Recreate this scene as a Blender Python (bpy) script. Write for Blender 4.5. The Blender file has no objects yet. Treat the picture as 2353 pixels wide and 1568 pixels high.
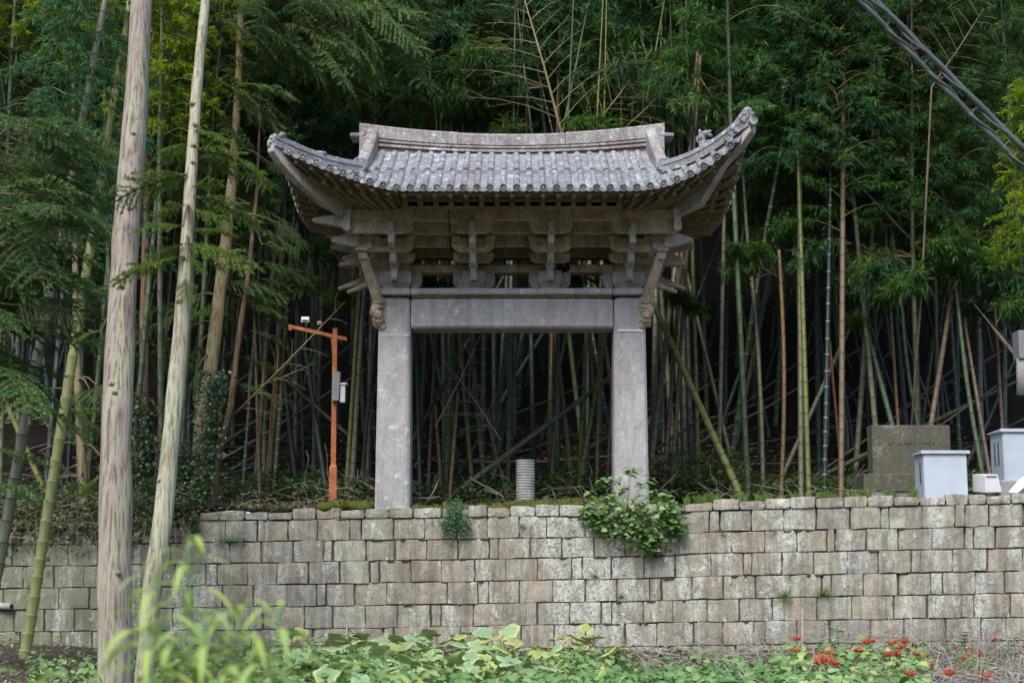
import bpy, bmesh, math, random
import numpy as np
from mathutils import Vector, Matrix, noise as mnoise
random.seed(11); rng = np.random.default_rng(11)
S = bpy.context.scene
COL = S.collection
R = math.radians

# ------------------------------------------------------------------ camera, sky, sun, exposure
PITCH, CZ, FPX = R(8.1), 1.35, 3267.0
cam = bpy.data.objects.new('camera', bpy.data.cameras.new('camera')); COL.objects.link(cam)
cam.location = (0, 0, CZ); cam.rotation_euler = (R(90) + PITCH, 0, 0)
cam.data.sensor_width = 36.0; cam.data.lens = 50.0; cam.data.clip_start = 0.1; cam.data.clip_end = 600
cam.data.dof.use_dof = True; cam.data.dof.focus_distance = 19.0; cam.data.dof.aperture_fstop = 2.8
S.camera = cam
W = bpy.data.worlds.new('World'); S.world = W; W.use_nodes = True
wn = W.node_tree.nodes; sky = wn.new('ShaderNodeTexSky'); sky.sky_type = 'NISHITA'; sky.sun_disc = False
SUN_EL, SUN_AZ = 50.0, 200.0      # azimuth clockwise from +Y: behind the camera, a little to the left
sky.sun_elevation = R(SUN_EL); sky.sun_rotation = R(SUN_AZ); sky.dust_density = 2.2; sky.ozone_density = 1.2
W.node_tree.links.new(sky.outputs[0], wn['Background'].inputs[0]); wn['Background'].inputs[1].default_value = 0.15
sun = bpy.data.objects.new('sun', bpy.data.lights.new('sun', 'SUN')); COL.objects.link(sun)
sun.data.energy = 1.25; sun.data.angle = R(25); sun.data.color = (1.0, 0.97, 0.93)
_a, _e = R(SUN_AZ), R(SUN_EL)
sd = Vector((math.sin(_a) * math.cos(_e), math.cos(_a) * math.cos(_e), math.sin(_e)))
sun.rotation_euler = sd.to_track_quat('Z', 'Y').to_euler(); sun.location = (0, -10, 30)
S.view_settings.view_transform = 'Standard'; S.view_settings.look = 'None'
S.view_settings.gamma = 1.0; S.view_settings.use_curve_mapping = False
S.view_settings.exposure = 1.17
S.render.engine = 'CYCLES'; S.cycles.use_denoising = True; S.cycles.max_bounces = 6; S.cycles.transparent_max_bounces = 4
S.cycles.use_adaptive_sampling = True; S.cycles.adaptive_threshold = 0.02

SP, CP = math.sin(PITCH), math.cos(PITCH)
def ray(px, py):
    u = (px - 1176) / FPX; v = (784 - py) / FPX
    return u, CP - v * SP, SP + v * CP
def PT(px, py, Y):                       # point of the place seen in that direction at depth Y
    d = ray(px, py); t = Y / d[1]
    return Vector((d[0] * t, Y, CZ + d[2] * t))

# ------------------------------------------------------------------ object helpers
def tag(o, label=None, cat=None, group=None, kind=None):
    if label: o['label'] = label
    if cat: o['category'] = cat
    if group: o['group'] = group
    if kind: o['kind'] = kind
    return o
def thing(name, label, cat, loc=(0, 0, 0), group=None, rotz=0.0):
    o = bpy.data.objects.new(name, None); COL.objects.link(o)
    o.location = loc; o.rotation_euler = (0, 0, rotz); o.empty_display_size = 0.2
    return tag(o, label, cat, group)
def obj(name, me, parent=None, off=None):
    o = bpy.data.objects.new(name, me); COL.objects.link(o)
    if parent: o.parent = parent
    if off is not None: o.location = off
    return o

class MB:
    def __init__(s): s.v = []; s.f = []; s.m = []
    def add(s, vs, fs, mi=0):
        b = len(s.v); s.v += [tuple(v) for v in vs]; s.f += [tuple(i + b for i in f) for f in fs]; s.m += [mi] * len(fs); return s
    def box(s, x0, x1, y0, y1, z0, z1, mi=0):
        return s.add([(x0, y0, z0), (x1, y0, z0), (x1, y1, z0), (x0, y1, z0), (x0, y0, z1), (x1, y0, z1), (x1, y1, z1), (x0, y1, z1)],
                     [(0, 3, 2, 1), (4, 5, 6, 7), (0, 1, 5, 4), (1, 2, 6, 5), (2, 3, 7, 6), (3, 0, 4, 7)], mi)
    def loft(s, rings, caps=True, mi=0, closed=True):
        n = len(rings[0]); vs = [p for r in rings for p in r]; fs = []
        for i in range(len(rings) - 1):
            for j in range(n if closed else n - 1):
                k = (j + 1) % n
                fs.append((i * n + j, i * n + k, (i + 1) * n + k, (i + 1) * n + j))
        if caps and closed:
            fs.append(tuple(range(n))[::-1]); fs.append(tuple(range((len(rings) - 1) * n, len(rings) * n)))
        return s.add(vs, fs, mi)
    def prism(s, poly, axis, a0, a1, mi=0):
        def pt(p, a): return {'x': (a, p[0], p[1]), 'y': (p[0], a, p[1]), 'z': (p[0], p[1], a)}[axis]
        return s.loft([[pt(p, a0) for p in poly], [pt(p, a1) for p in poly]], mi=mi)
    def bar(s, p0, p1, w, h0, h1=None, w1=None, mi=0):     # top edge runs p0->p1, bottom h below
        h1 = h0 if h1 is None else h1; w1 = w if w1 is None else w1
        p0 = Vector(p0); p1 = Vector(p1); d = (p1 - p0); n = Vector((-d.y, d.x, 0)); n = n.normalized() if n.length > 1e-6 else Vector((1, 0, 0))
        a, b = n * w / 2, n * w1 / 2; z = Vector((0, 0, 1))
        return s.loft([[p0 - a, p0 + a, p0 + a - z * h0, p0 - a - z * h0], [p1 - b, p1 + b, p1 + b - z * h1, p1 - b - z * h1]], mi=mi)
    def tube(s, pts, rad, n=8, mi=0, caps=True):
        pts = [Vector(p) for p in pts]; rings = []
        if not hasattr(rad, '__len__'): rad = [rad] * len(pts)
        up = Vector((0, 0, 1)); ref = None
        for i, p in enumerate(pts):
            d = (pts[min(i + 1, len(pts) - 1)] - pts[max(i - 1, 0)]).normalized()
            if ref is None: ref = d.orthogonal().normalized()
            a = (ref - d * ref.dot(d)).normalized(); ref = a; b = d.cross(a)
            rings.append([p + (a * math.cos(t) + b * math.sin(t)) * rad[i] for t in [2 * math.pi * k / n for k in range(n)]])
        return s.loft(rings, caps=caps, mi=mi)
    def dou(s, x, y, z0, z1, w, d, taper=0.72, split=0.5):  # bearing block: straight top, tapered foot
        def r(z, k): return [(x - w * k / 2, y - d * k / 2, z), (x + w * k / 2, y - d * k / 2, z), (x + w * k / 2, y + d * k / 2, z), (x - w * k / 2, y + d * k / 2, z)]
        zm = z0 + (z1 - z0) * split
        return s.loft([r(z0, taper), r(z0 + (zm - z0) * .4, taper * 1.02), r(zm, 1), r(z1, 1)])
    def blob(s, c, r, seg=10, rough=0.18, freq=6.0, mi=0):
        vs = []; fs = []; rn = seg // 2 + 1
        for i in range(rn + 1):
            th = math.pi * i / rn
            for j in range(seg):
                ph = 2 * math.pi * j / seg
                v = Vector((math.sin(th) * math.cos(ph), math.sin(th) * math.sin(ph), math.cos(th)))
                k = 1 + rough * mnoise.noise(v * 1.7 + Vector(c) * freq)
                vs.append((c[0] + v.x * r[0] * k, c[1] + v.y * r[1] * k, c[2] + v.z * r[2] * k))
        for i in range(rn):
            for j in range(seg):
                k = (j + 1) % seg
                fs.append((i * seg + j, (i + 1) * seg + j, (i + 1) * seg + k, i * seg + k))
        return s.add(vs, fs, mi)
    def mesh(s, name, mats, smooth=False, off=(0, 0, 0)):
        me = bpy.data.meshes.new(name)
        o = off; me.from_pydata([(v[0] - o[0], v[1] - o[1], v[2] - o[2]) for v in s.v], [], s.f)
        for m in (mats if isinstance(mats, (list, tuple)) else [mats]): me.materials.append(m)
        me.polygons.foreach_set('material_index', s.m)
        bm = bmesh.new(); bm.from_mesh(me); bmesh.ops.recalc_face_normals(bm, faces=bm.faces); bm.to_mesh(me); bm.free()
        if smooth: me.polygons.foreach_set('use_smooth', [True] * len(me.polygons))
        me.update(); return me
    def build(s, name, mats, root=None, parent=None, smooth=False, bevel=0.0):
        off = tuple(root.location) if root else (0, 0, 0)
        o = obj(name, s.mesh(name, mats, smooth, off), parent or root)
        if bevel:
            b = o.modifiers.new('bevel', 'BEVEL'); b.width = bevel; b.segments = 2; b.limit_method = 'ANGLE'; b.angle_limit = R(40)
        return o

# leaf clouds -----------------------------------------------------------------
def unit(a): return a / np.maximum(np.linalg.norm(a, axis=1, keepdims=True), 1e-9)
LEAF_LANCE = (np.array([[0, 0, 0], [.35, .5, .0], [1, 0, -.12], [.35, -.5, 0]], float), [(0, 1, 2, 3)])
LEAF_NEEDLE = (np.array([[0, .4, 0], [0, -.4, 0], [1, 0, 0]], float), [(0, 1, 2)])
LEAF_HEART = (np.array([[0, 0, 0], [-.06, .22, .02], [.15, .46, .05], [.5, .45, .04], [1, 0, -.15], [.5, -.45, .04], [.15, -.46, .05], [-.06, -.22, .02], [.5, 0, -.04]], float),
              [(0, 1, 2, 8), (8, 2, 3, 4), (8, 4, 5, 6), (8, 6, 7, 0)])
LEAF_BLADE = (np.array([[0, .5, 0], [0, -.5, 0], [.5, -.4, .12], [.5, .4, .12], [1, 0, -.05]], float), [(0, 1, 2, 3), (3, 2, 4)])
def leaf_mesh(name, mat, tmpl, pos, dirs, nrm, L, Wd, tint=None):
    tv, tf = tmpl; N = len(pos); pos = np.asarray(pos, float); d = unit(np.asarray(dirs, float)); n = np.asarray(nrm, float)
    side = unit(np.cross(n, d)); n = np.cross(d, side)
    L = np.broadcast_to(L, (N,)).astype(float); Wd = np.broadcast_to(Wd, (N,)).astype(float)
    vs = (pos[:, None] + tv[None, :, 0, None] * (d * L[:, None])[:, None] + tv[None, :, 1, None] * (side * Wd[:, None])[:, None]
          + tv[None, :, 2, None] * (n * L[:, None])[:, None]).reshape(-1, 3)
    k = len(tv); loops = []; starts = []; s0 = 0; tot = []
    flat = np.concatenate([np.array(f) for f in tf]); lens = np.array([len(f) for f in tf])
    allidx = (flat[None, :] + (np.arange(N) * k)[:, None]).reshape(-1)
    tot = np.tile(lens, N); starts = np.concatenate([[0], np.cumsum(tot)[:-1]])
    me = bpy.data.meshes.new(name)
    me.vertices.add(len(vs)); me.vertices.foreach_set('co', vs.ravel())
    me.loops.add(len(allidx)); me.loops.foreach_set('vertex_index', allidx.astype(np.int32))
    me.polygons.add(len(tot)); me.polygons.foreach_set('loop_start', starts.astype(np.int32))
    me.update(calc_edges=True)
    me.materials.append(mat)
    if tint is None: tint = rng.random(N)
    at = me.attributes.new('tint', 'FLOAT', 'POINT'); at.data.foreach_set('value', np.repeat(np.asarray(tint, float), k).astype(np.float32))
    return me

# ------------------------------------------------------------------ materials
class NT:
    def __init__(s, name):
        s.m = bpy.data.materials.new(name); s.m.use_nodes = True; s.t = s.m.node_tree; s.b = s.t.nodes['Principled BSDF']
        s.out = s.t.nodes['Material Output']; s.pos = s.t.nodes.new('ShaderNodeNewGeometry').outputs['Position']
    def n(s, typ, **kw):
        x = s.t.nodes.new('ShaderNode' + typ)
        for k, v in kw.items(): setattr(x, k, v)
        return x
    def link(s, a, b): s.t.links.new(a, b)
    def mapped(s, scale, loc=(0, 0, 0)):
        m = s.n('Mapping'); s.link(s.pos, m.inputs[0]); m.inputs['Scale'].default_value = scale; m.inputs['Location'].default_value = loc; return m.outputs[0]
    def noise(s, scale, detail=6, rough=.6, vec=None, dist=0.0):
        x = s.n('TexNoise'); x.inputs['Scale'].default_value = scale; x.inputs['Detail'].default_value = detail
        x.inputs['Roughness'].default_value = rough; x.inputs['Distortion'].default_value = dist
        s.link(vec or s.pos, x.inputs['Vector']); return x.outputs[0]
    def ramp(s, f, stops):
        x = s.n('ValToRGB'); e = x.color_ramp.elements
        while len(e) > 1: e.remove(e[-1])
        for i, (p, c) in enumerate(stops):
            if i: el = e.new(p)
            else: el = e[0]; el.position = p
            el.color = (c if hasattr(c, '__len__') else (c, c, c)) + (1,) if hasattr(c, '__len__') else (c, c, c, 1)
        s.link(f, x.inputs[0]); return x.outputs[0]
    def mix(s, f, a, b, mode='MIX'):
        x = s.n('Mix'); x.data_type = 'RGBA'; x.blend_type = mode
        for v, i in ((f, 0), (a, 6), (b, 7)):
            if hasattr(v, 'links'): s.link(v, x.inputs[i])
            elif i == 0: x.inputs[0].default_value = v
            else: x.inputs[i].default_value = tuple(v) + (1,)
        return x.outputs[2]
    def math(s, op, a, b=0.0, clamp=False):
        x = s.n('Math', operation=op, use_clamp=clamp)
        for v, i in ((a, 0), (b, 1)):
            if hasattr(v, 'links'): s.link(v, x.inputs[i])
            else: x.inputs[i].default_value = v
        return x.outputs[0]
    def bump(s, h, strength=.4, dist=.01):
        x = s.n('Bump'); x.inputs['Strength'].default_value = strength; x.inputs['Distance'].default_value = dist
        s.link(h, x.inputs['Height']); s.link(x.outputs[0], s.b.inputs['Normal'])
    def done(s, col, rough=.85, spec=.25):
        if hasattr(col, 'links'): s.link(col, s.b.inputs['Base Color'])
        else: s.b.inputs['Base Color'].default_value = tuple(col) + (1,)
        s.b.inputs['Roughness'].default_value = rough; s.b.inputs['Specular IOR Level'].default_value = spec
        return s.m

def stone(name, a, b, dark, lich, lich_lo=.6, streak=.5, sc=1.0, bump=.5, rnd=None, pink=None, moss=0.0, fs=1.0):
    t = NT(name)
    big = t.noise(1.6 * sc, 5, .65); fine = t.noise(28 * sc, 8, .7); mid = t.noise(7 * sc, 6, .65, dist=.4)
    c = t.mix(t.ramp(big, [(.35, 0), (.65, 1)]), a, b)
    if pink: c = t.mix(t.ramp(t.noise(2.3, 3, .5), [(.47, 0.0), (.60, .55)]), c, pink)
    if rnd:
        oi = t.n('ObjectInfo').outputs['Random']
        c = t.mix(.62, c, t.ramp(oi, rnd))
    st = t.noise(1.0, 6, .7, vec=t.mapped((9, 9, .9)))
    c = t.mix(t.math('MULTIPLY', t.ramp(st, [(.44, 0), (.64, 1)]), streak), c, dark)
    c = t.mix(t.ramp(fine, [(.36, .75 * fs), (.5, 0)]), c, dark)
    c = t.mix(t.ramp(fine, [(.56, 0), (.72, .7 * fs)]), c, lich)
    blot = t.noise(4.5 * sc, 9, .8, vec=t.mapped((1, 1, .7), (5, 2, 8)), dist=.7)
    c = t.mix(t.ramp(blot, [(.52, 0), (.63, .6)]), c, dark)
    c = t.mix(t.ramp(blot, [(.33, .6), (.43, 0)]), c, lich)
    c = t.mix(t.ramp(mid, [(lich_lo, 0), (lich_lo + .09, .75)]), c, lich)
    if moss:
        c = t.mix(t.ramp(t.noise(3.1, 7, .7), [(.6 - moss * .2, 0), (.72 - moss * .2, .8)]), c, (.075, .095, .03))
    t.bump(t.math('ADD', t.math('MULTIPLY', fine, .5), mid), bump, .012)
    return t.done(c, .9, .2)

M = {}
M['gate'] = stone('pale_weathered_stone', (.36, .365, .365), (.43, .435, .43), (.22, .21, .20), (.60, .62, .61), .58, .5, 1.0, .5, pink=(.43, .35, .345), fs=.5)
M['gatewarm'] = stone('greyish_tan_stone', (.44, .39, .35), (.52, .47, .43), (.20, .17, .13), (.64, .62, .58), .60, .5, 1.0, .4, fs=.5)
M['bracket'] = stone('brown_weathered_stone', (.49, .375, .27), (.56, .455, .345), (.16, .125, .08), (.66, .61, .52), .63, .55, 1.2, .4)
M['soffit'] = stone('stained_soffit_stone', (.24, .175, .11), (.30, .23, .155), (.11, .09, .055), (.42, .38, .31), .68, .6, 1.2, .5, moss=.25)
M['roof'] = stone('lichened_roof_stone', (.20, .215, .23), (.28, .30, .315), (.10, .10, .10), (.55, .58, .60), .55, .35, 1.6, .9, pink=(.24, .22, .215))
M['ridge'] = stone('ridge_stone', (.31, .29, .285), (.38, .37, .365), (.13, .11, .10), (.66, .68, .68), .58, .6, 1.5, .8, pink=(.25, .20, .185))
RND = [(0, (.30, .265, .215)), (.18, (.39, .34, .27)), (.36, (.34, .315, .275)), (.5, (.22, .22, .22)), (.66, (.43, .375, .295)), (.8, (.28, .25, .205)), (.9, (.40, .40, .33)), (1, (.46, .49, .41))]

def wall_material():
    t = NT('wall_block_stone')
    oi = t.n('ObjectInfo').outputs['Random']
    big = t.noise(2.2, 5, .65); fine = t.noise(34, 8, .72); mid = t.noise(8, 7, .68, dist=.5)
    c = t.mix(t.ramp(big, [(.35, 0), (.65, 1)]), (.35, .315, .265), (.25, .24, .215))
    c = t.mix(.8, c, t.ramp(oi, RND))
    sx = t.n('SeparateXYZ'); t.link(t.pos, sx.inputs[0]); X, Y, Z = sx.outputs
    c = t.mix(.32, c, (.385, .375, .29))
    # tan rock shows more to the right, green algae film on the shaded left stretch
    right = t.math('MULTIPLY', t.math('ADD', X, -1.0), .25, True)
    c = t.mix(t.math('MULTIPLY', right, .3), c, (.46, .45, .385))
    left = t.math('MULTIPLY', t.math('ADD', t.math('MULTIPLY', X, -1), t.math('SUBTRACT', t.math('MULTIPLY', big, 1.6), 4.2)), .75, True)
    c = t.mix(t.math('MULTIPLY', left, .9), c, (.20, .25, .155))
    st = t.noise(1.0, 6, .7, vec=t.mapped((8, 8, .8), (3, 0, 0)))
    c = t.mix(t.math('MULTIPLY', t.ramp(st, [(.45, 0), (.62, 1)]), .6), c, (.14, .12, .095))
    # chalky efflorescence runs
    st2 = t.noise(1.0, 8, .75, vec=t.mapped((3.2, 3.2, .55), (11.3, 0, 0)))
    zone = t.math('SUBTRACT', 1.0, t.math('ABSOLUTE', t.math('MULTIPLY', t.math('ADD', X, -1.05), .9)), True)
    ef = t.math('ADD', st2, t.math('MULTIPLY', zone, .16))
    ef = t.math('MULTIPLY', t.ramp(ef, [(.52, 0), (.61, 1)]), t.ramp(fine, [(.40, 0), (.52, 1)]))
    c = t.mix(t.math('MULTIPLY', ef, .85), c, (.56, .59, .53))
    c = t.mix(t.ramp(fine, [(.36, .55), (.5, 0)]), c, (.12, .10, .08))
    blot = t.noise(5.0, 9, .8, vec=t.mapped((1, 1, .6), (2, 7, 1)), dist=.8)
    c = t.mix(t.ramp(blot, [(.42, .0), (.46, .0), (.60, .6)]), c, (.15, .13, .11))
    c = t.mix(t.ramp(blot, [(.30, .55), (.42, 0)]), c, (.46, .41, .33))
    c = t.mix(t.ramp(fine, [(.6, 0), (.85, .5)]), c, (.52, .50, .45))
    c = t.mix(t.ramp(mid, [(.63, 0), (.68, .85)]), c, (.66, .68, .64))
    c = t.mix(t.ramp(t.noise(2.4, 8, .75), [(.62, 0), (.72, .55)]), c, (.12, .13, .06))
    t.bump(t.math('ADD', t.math('MULTIPLY', fine, .6), mid), .75, .018)
    return t.done(c, .92, .2)
M['wall'] = wall_material()
def simple(name, c, rough=.6, spec=.3, noise_amt=.2, sc=8, bump=0.0, metal=0.0):
    t = NT(name); nz = t.noise(sc, 6, .6)
    c2 = tuple(x * (1 - noise_amt) for x in c)
    if bump: t.bump(nz, bump, .01)
    m = t.done(t.mix(t.ramp(nz, [(.35, 0), (.65, 1)]), c, c2), rough, spec); t.b.inputs['Metallic'].default_value = metal
    return m
M['core'] = simple('dark_joint_earth', (.035, .03, .022), .95, .1, .5)
M['joint'] = simple('joint_earth', (.12, .11, .085), .95, .1, .6, 14)
M['orange'] = simple('faded_orange_paint', (.48, .15, .06), .55, .3, .4, 9)
M['boxgrey'] = simple('grey_enamel', (.20, .21, .215), .5, .4, .1)
M['white'] = simple('white_powder_coat', (.46, .52, .59), .45, .4, .2, 1.6)
M['whitebox'] = simple('white_plastic', (.60, .61, .63), .45, .4, .08)
M['darkslot'] = simple('dark_slot', (.03, .035, .04), .7, .2, .1)
M['mortar'] = simple('white_mortar', (.72, .74, .76), .8, .2, .15, 20)
M['tablet'] = stone('mossy_tablet_stone', (.09, .085, .06), (.125, .12, .085), (.075, .07, .06), (.30, .30, .27), .68, .8, 1.0, .4, moss=.35)
M['concrete'] = stone('raw_concrete', (.26, .26, .25), (.33, .33, .32), (.16, .15, .14), (.42, .42, .4), .65, .3)
M['pipe'] = simple('grey_white_plastic_pipe', (.44, .45, .42), .6, .3, .35, 6)
M['cable'] = simple('dark_cable_sheath', (.09, .105, .10), .5, .4, .3, 3)
M['stake'] = simple('pale_cane_stake', (.50, .45, .40), .8, .2, .3, 12)
M['twig'] = simple('bare_twig_bark', (.16, .12, .08), .85, .2, .4, 6)
M['dryvine'] = simple('dry_vine', (.36, .32, .29), .9, .1, .45, 5)
M['cone'] = simple('brown_fir_cone', (.13, .085, .05), .85, .2, .4, 40)
M['glass'] = simple('lamp_glass', (.55, .6, .62), .15, .6, .05)
def litter():
    t = NT('dark_leaf_litter'); a = t.noise(9, 9, .75, dist=.6); b = t.noise(38, 6, .7)
    c = t.mix(t.ramp(a, [(.35, 0), (.68, 1)]), (.010, .009, .008), (.030, .024, .018))  # litter kept near black, so part of the grove's shade is in its colour
    c = t.mix(t.ramp(b, [(.58, 0), (.75, .7)]), c, (.075, .06, .048))
    c = t.mix(t.ramp(t.noise(1.1, 5, .6), [(.55, 0), (.7, .6)]), c, (.035, .05, .016))
    t.bump(t.math('ADD', a, b), 1.0, .04); return t.done(c, .95, .1)
M['litter'] = litter()
def soil():
    t = NT('field_soil'); a = t.noise(5, 9, .75, dist=.6); b = t.noise(40, 6, .7)
    c = t.mix(t.ramp(a, [(.35, 0), (.68, 1)]), (.06, .048, .038), (.14, .115, .095))
    c = t.mix(t.ramp(b, [(.55, 0), (.75, .6)]), c, (.22, .19, .165))
    t.bump(t.math('ADD', a, b), 1.0, .04); return t.done(c, .95, .1)
M['soil'] = soil()
def moss_mat():
    t = NT('moss'); a = t.noise(60, 6, .8)
    t.bump(a, 1.0, .02); return t.done(t.mix(t.ramp(a, [(.35, 0), (.65, 1)]), (.05, .055, .012), (.14, .15, .03)), .95, .1)
M['moss'] = moss_mat()
def bark(name, a, b, dark, lich, vs=1.0):
    t = NT(name); g = t.noise(1.0, 7, .7, vec=t.mapped((42 * vs, 42 * vs, 1.1)), dist=.15); p = t.noise(1.0, 4, .6, vec=t.mapped((7, 7, 1.1), (4, 2, 0)))
    f = t.noise(40, 5, .6)
    c = t.mix(t.ramp(p, [(.4, 0), (.58, 1)]), a, b)
    c = t.mix(t.ramp(g, [(.38, .9), (.52, 0)]), c, dark)
    c = t.mix(t.ramp(t.math('ADD', t.math('MULTIPLY', g, .6), t.math('MULTIPLY', f, .4)), [(.54, 0), (.68, .7)]), c, lich)
    t.bump(g, .9, .02); return t.done(c, .9, .15)
M['bark_big'] = bark('pinkish_fir_bark', (.35, .295, .255), (.38, .37, .27), (.13, .10, .085), (.45, .45, .38))
M['bark_pale'] = bark('pale_green_fir_bark', (.46, .47, .33), (.36, .34, .25), (.15, .14, .09), (.60, .60, .48))
M['bark_olive'] = bark('olive_fir_bark', (.25, .25, .13), (.27, .19, .11), (.09, .07, .04), (.36, .36, .22))
M['bark_brown'] = bark('brown_fir_bark', (.17, .10, .06), (.19, .14, .09), (.06, .04, .025), (.28, .22, .16))
def culm_mat(name, a, b, spot):
    t = NT(name); g = t.noise(1.0, 4, .6, vec=t.mapped((10, 10, .7))); f = t.noise(30, 4, .6)
    oi = t.n('ObjectInfo').outputs['Random']
    c = t.mix(t.ramp(g, [(.35, 0), (.65, 1)]), a, b); c = t.mix(t.ramp(f, [(.6, 0), (.75, .5)]), c, spot)
    c = t.mix(t.math('MULTIPLY', oi, .35), c, tuple(x * .55 for x in a)); return t.done(c, .5, .35)
CM = {
    'g': culm_mat('green_culm', (.06, .10, .038), (.045, .075, .034), (.17, .20, .13)),
    'y': culm_mat('yellow_green_culm', (.135, .145, .03), (.10, .115, .03), (.25, .24, .10)),
    'Y': culm_mat('bright_yellow_green_culm', (.235, .24, .06), (.18, .20, .06), (.30, .29, .13)),
    'o': culm_mat('old_olive_culm', (.115, .125, .07), (.09, .095, .052), (.24, .23, .16)),
    't': culm_mat('tan_dead_culm', (.155, .112, .068), (.115, .082, .052), (.09, .055, .035)),
    'r': culm_mat('orange_dead_culm', (.155, .085, .035), (.125, .09, .03), (.09, .05, .025)),
    'd': culm_mat('dark_green_culm', (.024, .043, .036), (.018, .033, .031), (.09, .11, .10)),
    'w': culm_mat('grey_dead_culm', (.07, .064, .052), (.05, .044, .038), (.16, .145, .125)),
}
M['node'] = simple('dark_culm_node', (.045, .045, .025), .8, .2, .3, 10)
M['nodew'] = simple('pale_waxy_culm_node', (.34, .36, .30), .8, .2, .3, 10)
def leafm(name, stops, rough=.6, trans=.3, spec=.12):
    t = NT(name); at = t.n('Attribute', attribute_name='tint')
    c = t.ramp(at.outputs['Fac'], stops)
    if name in ('bamboo_leaf', 'bluish_bamboo_leaf', 'fir_needle'):
        oi = t.n('ObjectInfo').outputs['Random']; hs = t.n('HueSaturation'); t.link(c, hs.inputs['Color']); t.link(t.math('ADD', t.math('MULTIPLY', oi, .85), .38), hs.inputs['Value']); t.link(t.math('SUBTRACT', .515, t.math('MULTIPLY', oi, .035)), hs.inputs['Hue']); c = hs.outputs[0]
    t.done(c, rough, spec); tr = t.n('BsdfTranslucent'); t.link(t.mix(.5, c, (.30, .40, .03)), tr.inputs[0])
    mx = t.n('MixShader'); mx.inputs[0].default_value = trans
    t.link(t.b.outputs[0], mx.inputs[1]); t.link(tr.outputs[0], mx.inputs[2]); t.link(mx.outputs[0], t.out.inputs[0]); return t.m
M['lf_bamboo'] = leafm('bamboo_leaf', [(0, (.014, .065, .020)), (.5, (.032, .115, .032)), (.85, (.07, .17, .035)), (1, (.18, .18, .04))])
M['lf_blue'] = leafm('bluish_bamboo_leaf', [(0, (.016, .075, .040)), (.5, (.038, .13, .065)), (.9, (.09, .20, .09)), (1, (.20, .20, .06))])
M['lf_yellow'] = leafm('sunlit_bamboo_leaf', [(0, (.08, .17, .012)), (.5, (.18, .27, .016)), (1, (.32, .37, .025))], trans=.45)  # sun on the crowns painted as a yellower, brighter leaf colour
M['lf_fir'] = leafm('fir_needle', [(0, (.04, .12, .04)), (.5, (.075, .20, .06)), (.9, (.16, .29, .09)), (1, (.24, .20, .09))], .5, .15)
M['lf_firlight'] = leafm('young_fir_needle', [(0, (.05, .12, .02)), (.6, (.10, .20, .03)), (1, (.18, .27, .05))], .5, .25)
M['lf_weed'] = leafm('weed_leaf', [(0, (.07, .15, .05)), (.5, (.17, .30, .11)), (.85, (.30, .43, .18)), (1, (.46, .47, .16))], .55, .25)
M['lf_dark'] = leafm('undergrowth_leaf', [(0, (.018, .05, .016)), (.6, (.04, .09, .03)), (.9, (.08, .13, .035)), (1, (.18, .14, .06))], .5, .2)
M['lf_fern'] = leafm('fern_leaf', [(0, (.05, .15, .08)), (.6, (.09, .22, .12)), (1, (.15, .29, .16))], .55, .25)
M['lf_grass'] = leafm('grass_blade', [(0, (.06, .12, .025)), (.6, (.12, .22, .05)), (1, (.28, .30, .12))], .55, .3)
M['lf_litter'] = leafm('fallen_leaf', [(0, (.06, .045, .03)), (.5, (.13, .10, .07)), (.8, (.22, .18, .14)), (1, (.34, .30, .25))], .8, .05, .1)
M['lf_fore'] = leafm('long_weed_leaf', [(0, (.20, .38, .18)), (.5, (.30, .47, .18)), (1, (.44, .55, .16))], .5, .4)
M['lf_ivy'] = leafm('ivy_leaf', [(0, (.025, .07, .03)), (.6, (.045, .11, .05)), (1, (.09, .15, .07))], .35, .1, .5)
M['petal'] = leafm('red_petal', [(0, (.50, .025, .02)), (1, (.70, .08, .05))], .5, .3)
M['branchlet'] = simple('yellowish_bamboo_branch', (.24, .20, .09), .7, .25, .35, 8)
M['lilystem'] = simple('olive_flower_stem', (.20, .24, .05), .6, .3, .3, 20)

# ------------------------------------------------------------------ terrain
def hill_z(x, y):
    if y < 22: z = 1.78 + (y - 18.8) * .09
    elif y < 28: z = 2.07 + (y - 22) * .30
    else: z = 3.87 + (y - 28) * .62
    z += .10 * mnoise.noise(Vector((x * .6, y * .6, 0))) + .25 * mnoise.noise(Vector((x * .15, y * .15, 3))) * min(1, max(0, (y - 20) / 4))
    if x < -3.8: z -= .18 * min(1, (-3.8 - x) / 1.2)
    return z
def wall_y(x): return 18.7 - .11 * x
def grid(name, xs, ys, fz, mat, kind='structure'):
    vs = [(x, y, fz(x, y)) for y in ys for x in xs]; n = len(xs)
    fs = [(j * n + i, j * n + i + 1, (j + 1) * n + i + 1, (j + 1) * n + i) for j in range(len(ys) - 1) for i in range(n - 1)]
    me = bpy.data.meshes.new(name); me.from_pydata(vs, [], fs); me.materials.append(mat)
    me.polygons.foreach_set('use_smooth', [True] * len(fs)); o = obj(name, me); tag(o, kind=kind); return o
def field_z(x, y):
    return .10 * mnoise.noise(Vector((x * .5, y * .5, 9))) + .04 * mnoise.noise(Vector((x * 2.3, y * 2.3, 1)))
xs_f = [-150, -80, -45, -30] + list(np.linspace(-20, 20, 130)) + [30, 45, 80, 150]
ys_f = [-150, -80, -40, -20, -8, 0, 5] + list(np.linspace(8, 17.6, 60)) + [18.3, 19.2, 20.2]
grid('ground', xs_f, ys_f, field_z, M['soil'])
xs_h = [-150, -80, -45, -30] + list(np.linspace(-18, 18, 110)) + [30, 45, 80, 150]
t_h = list(np.linspace(0, 1, 90))
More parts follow.
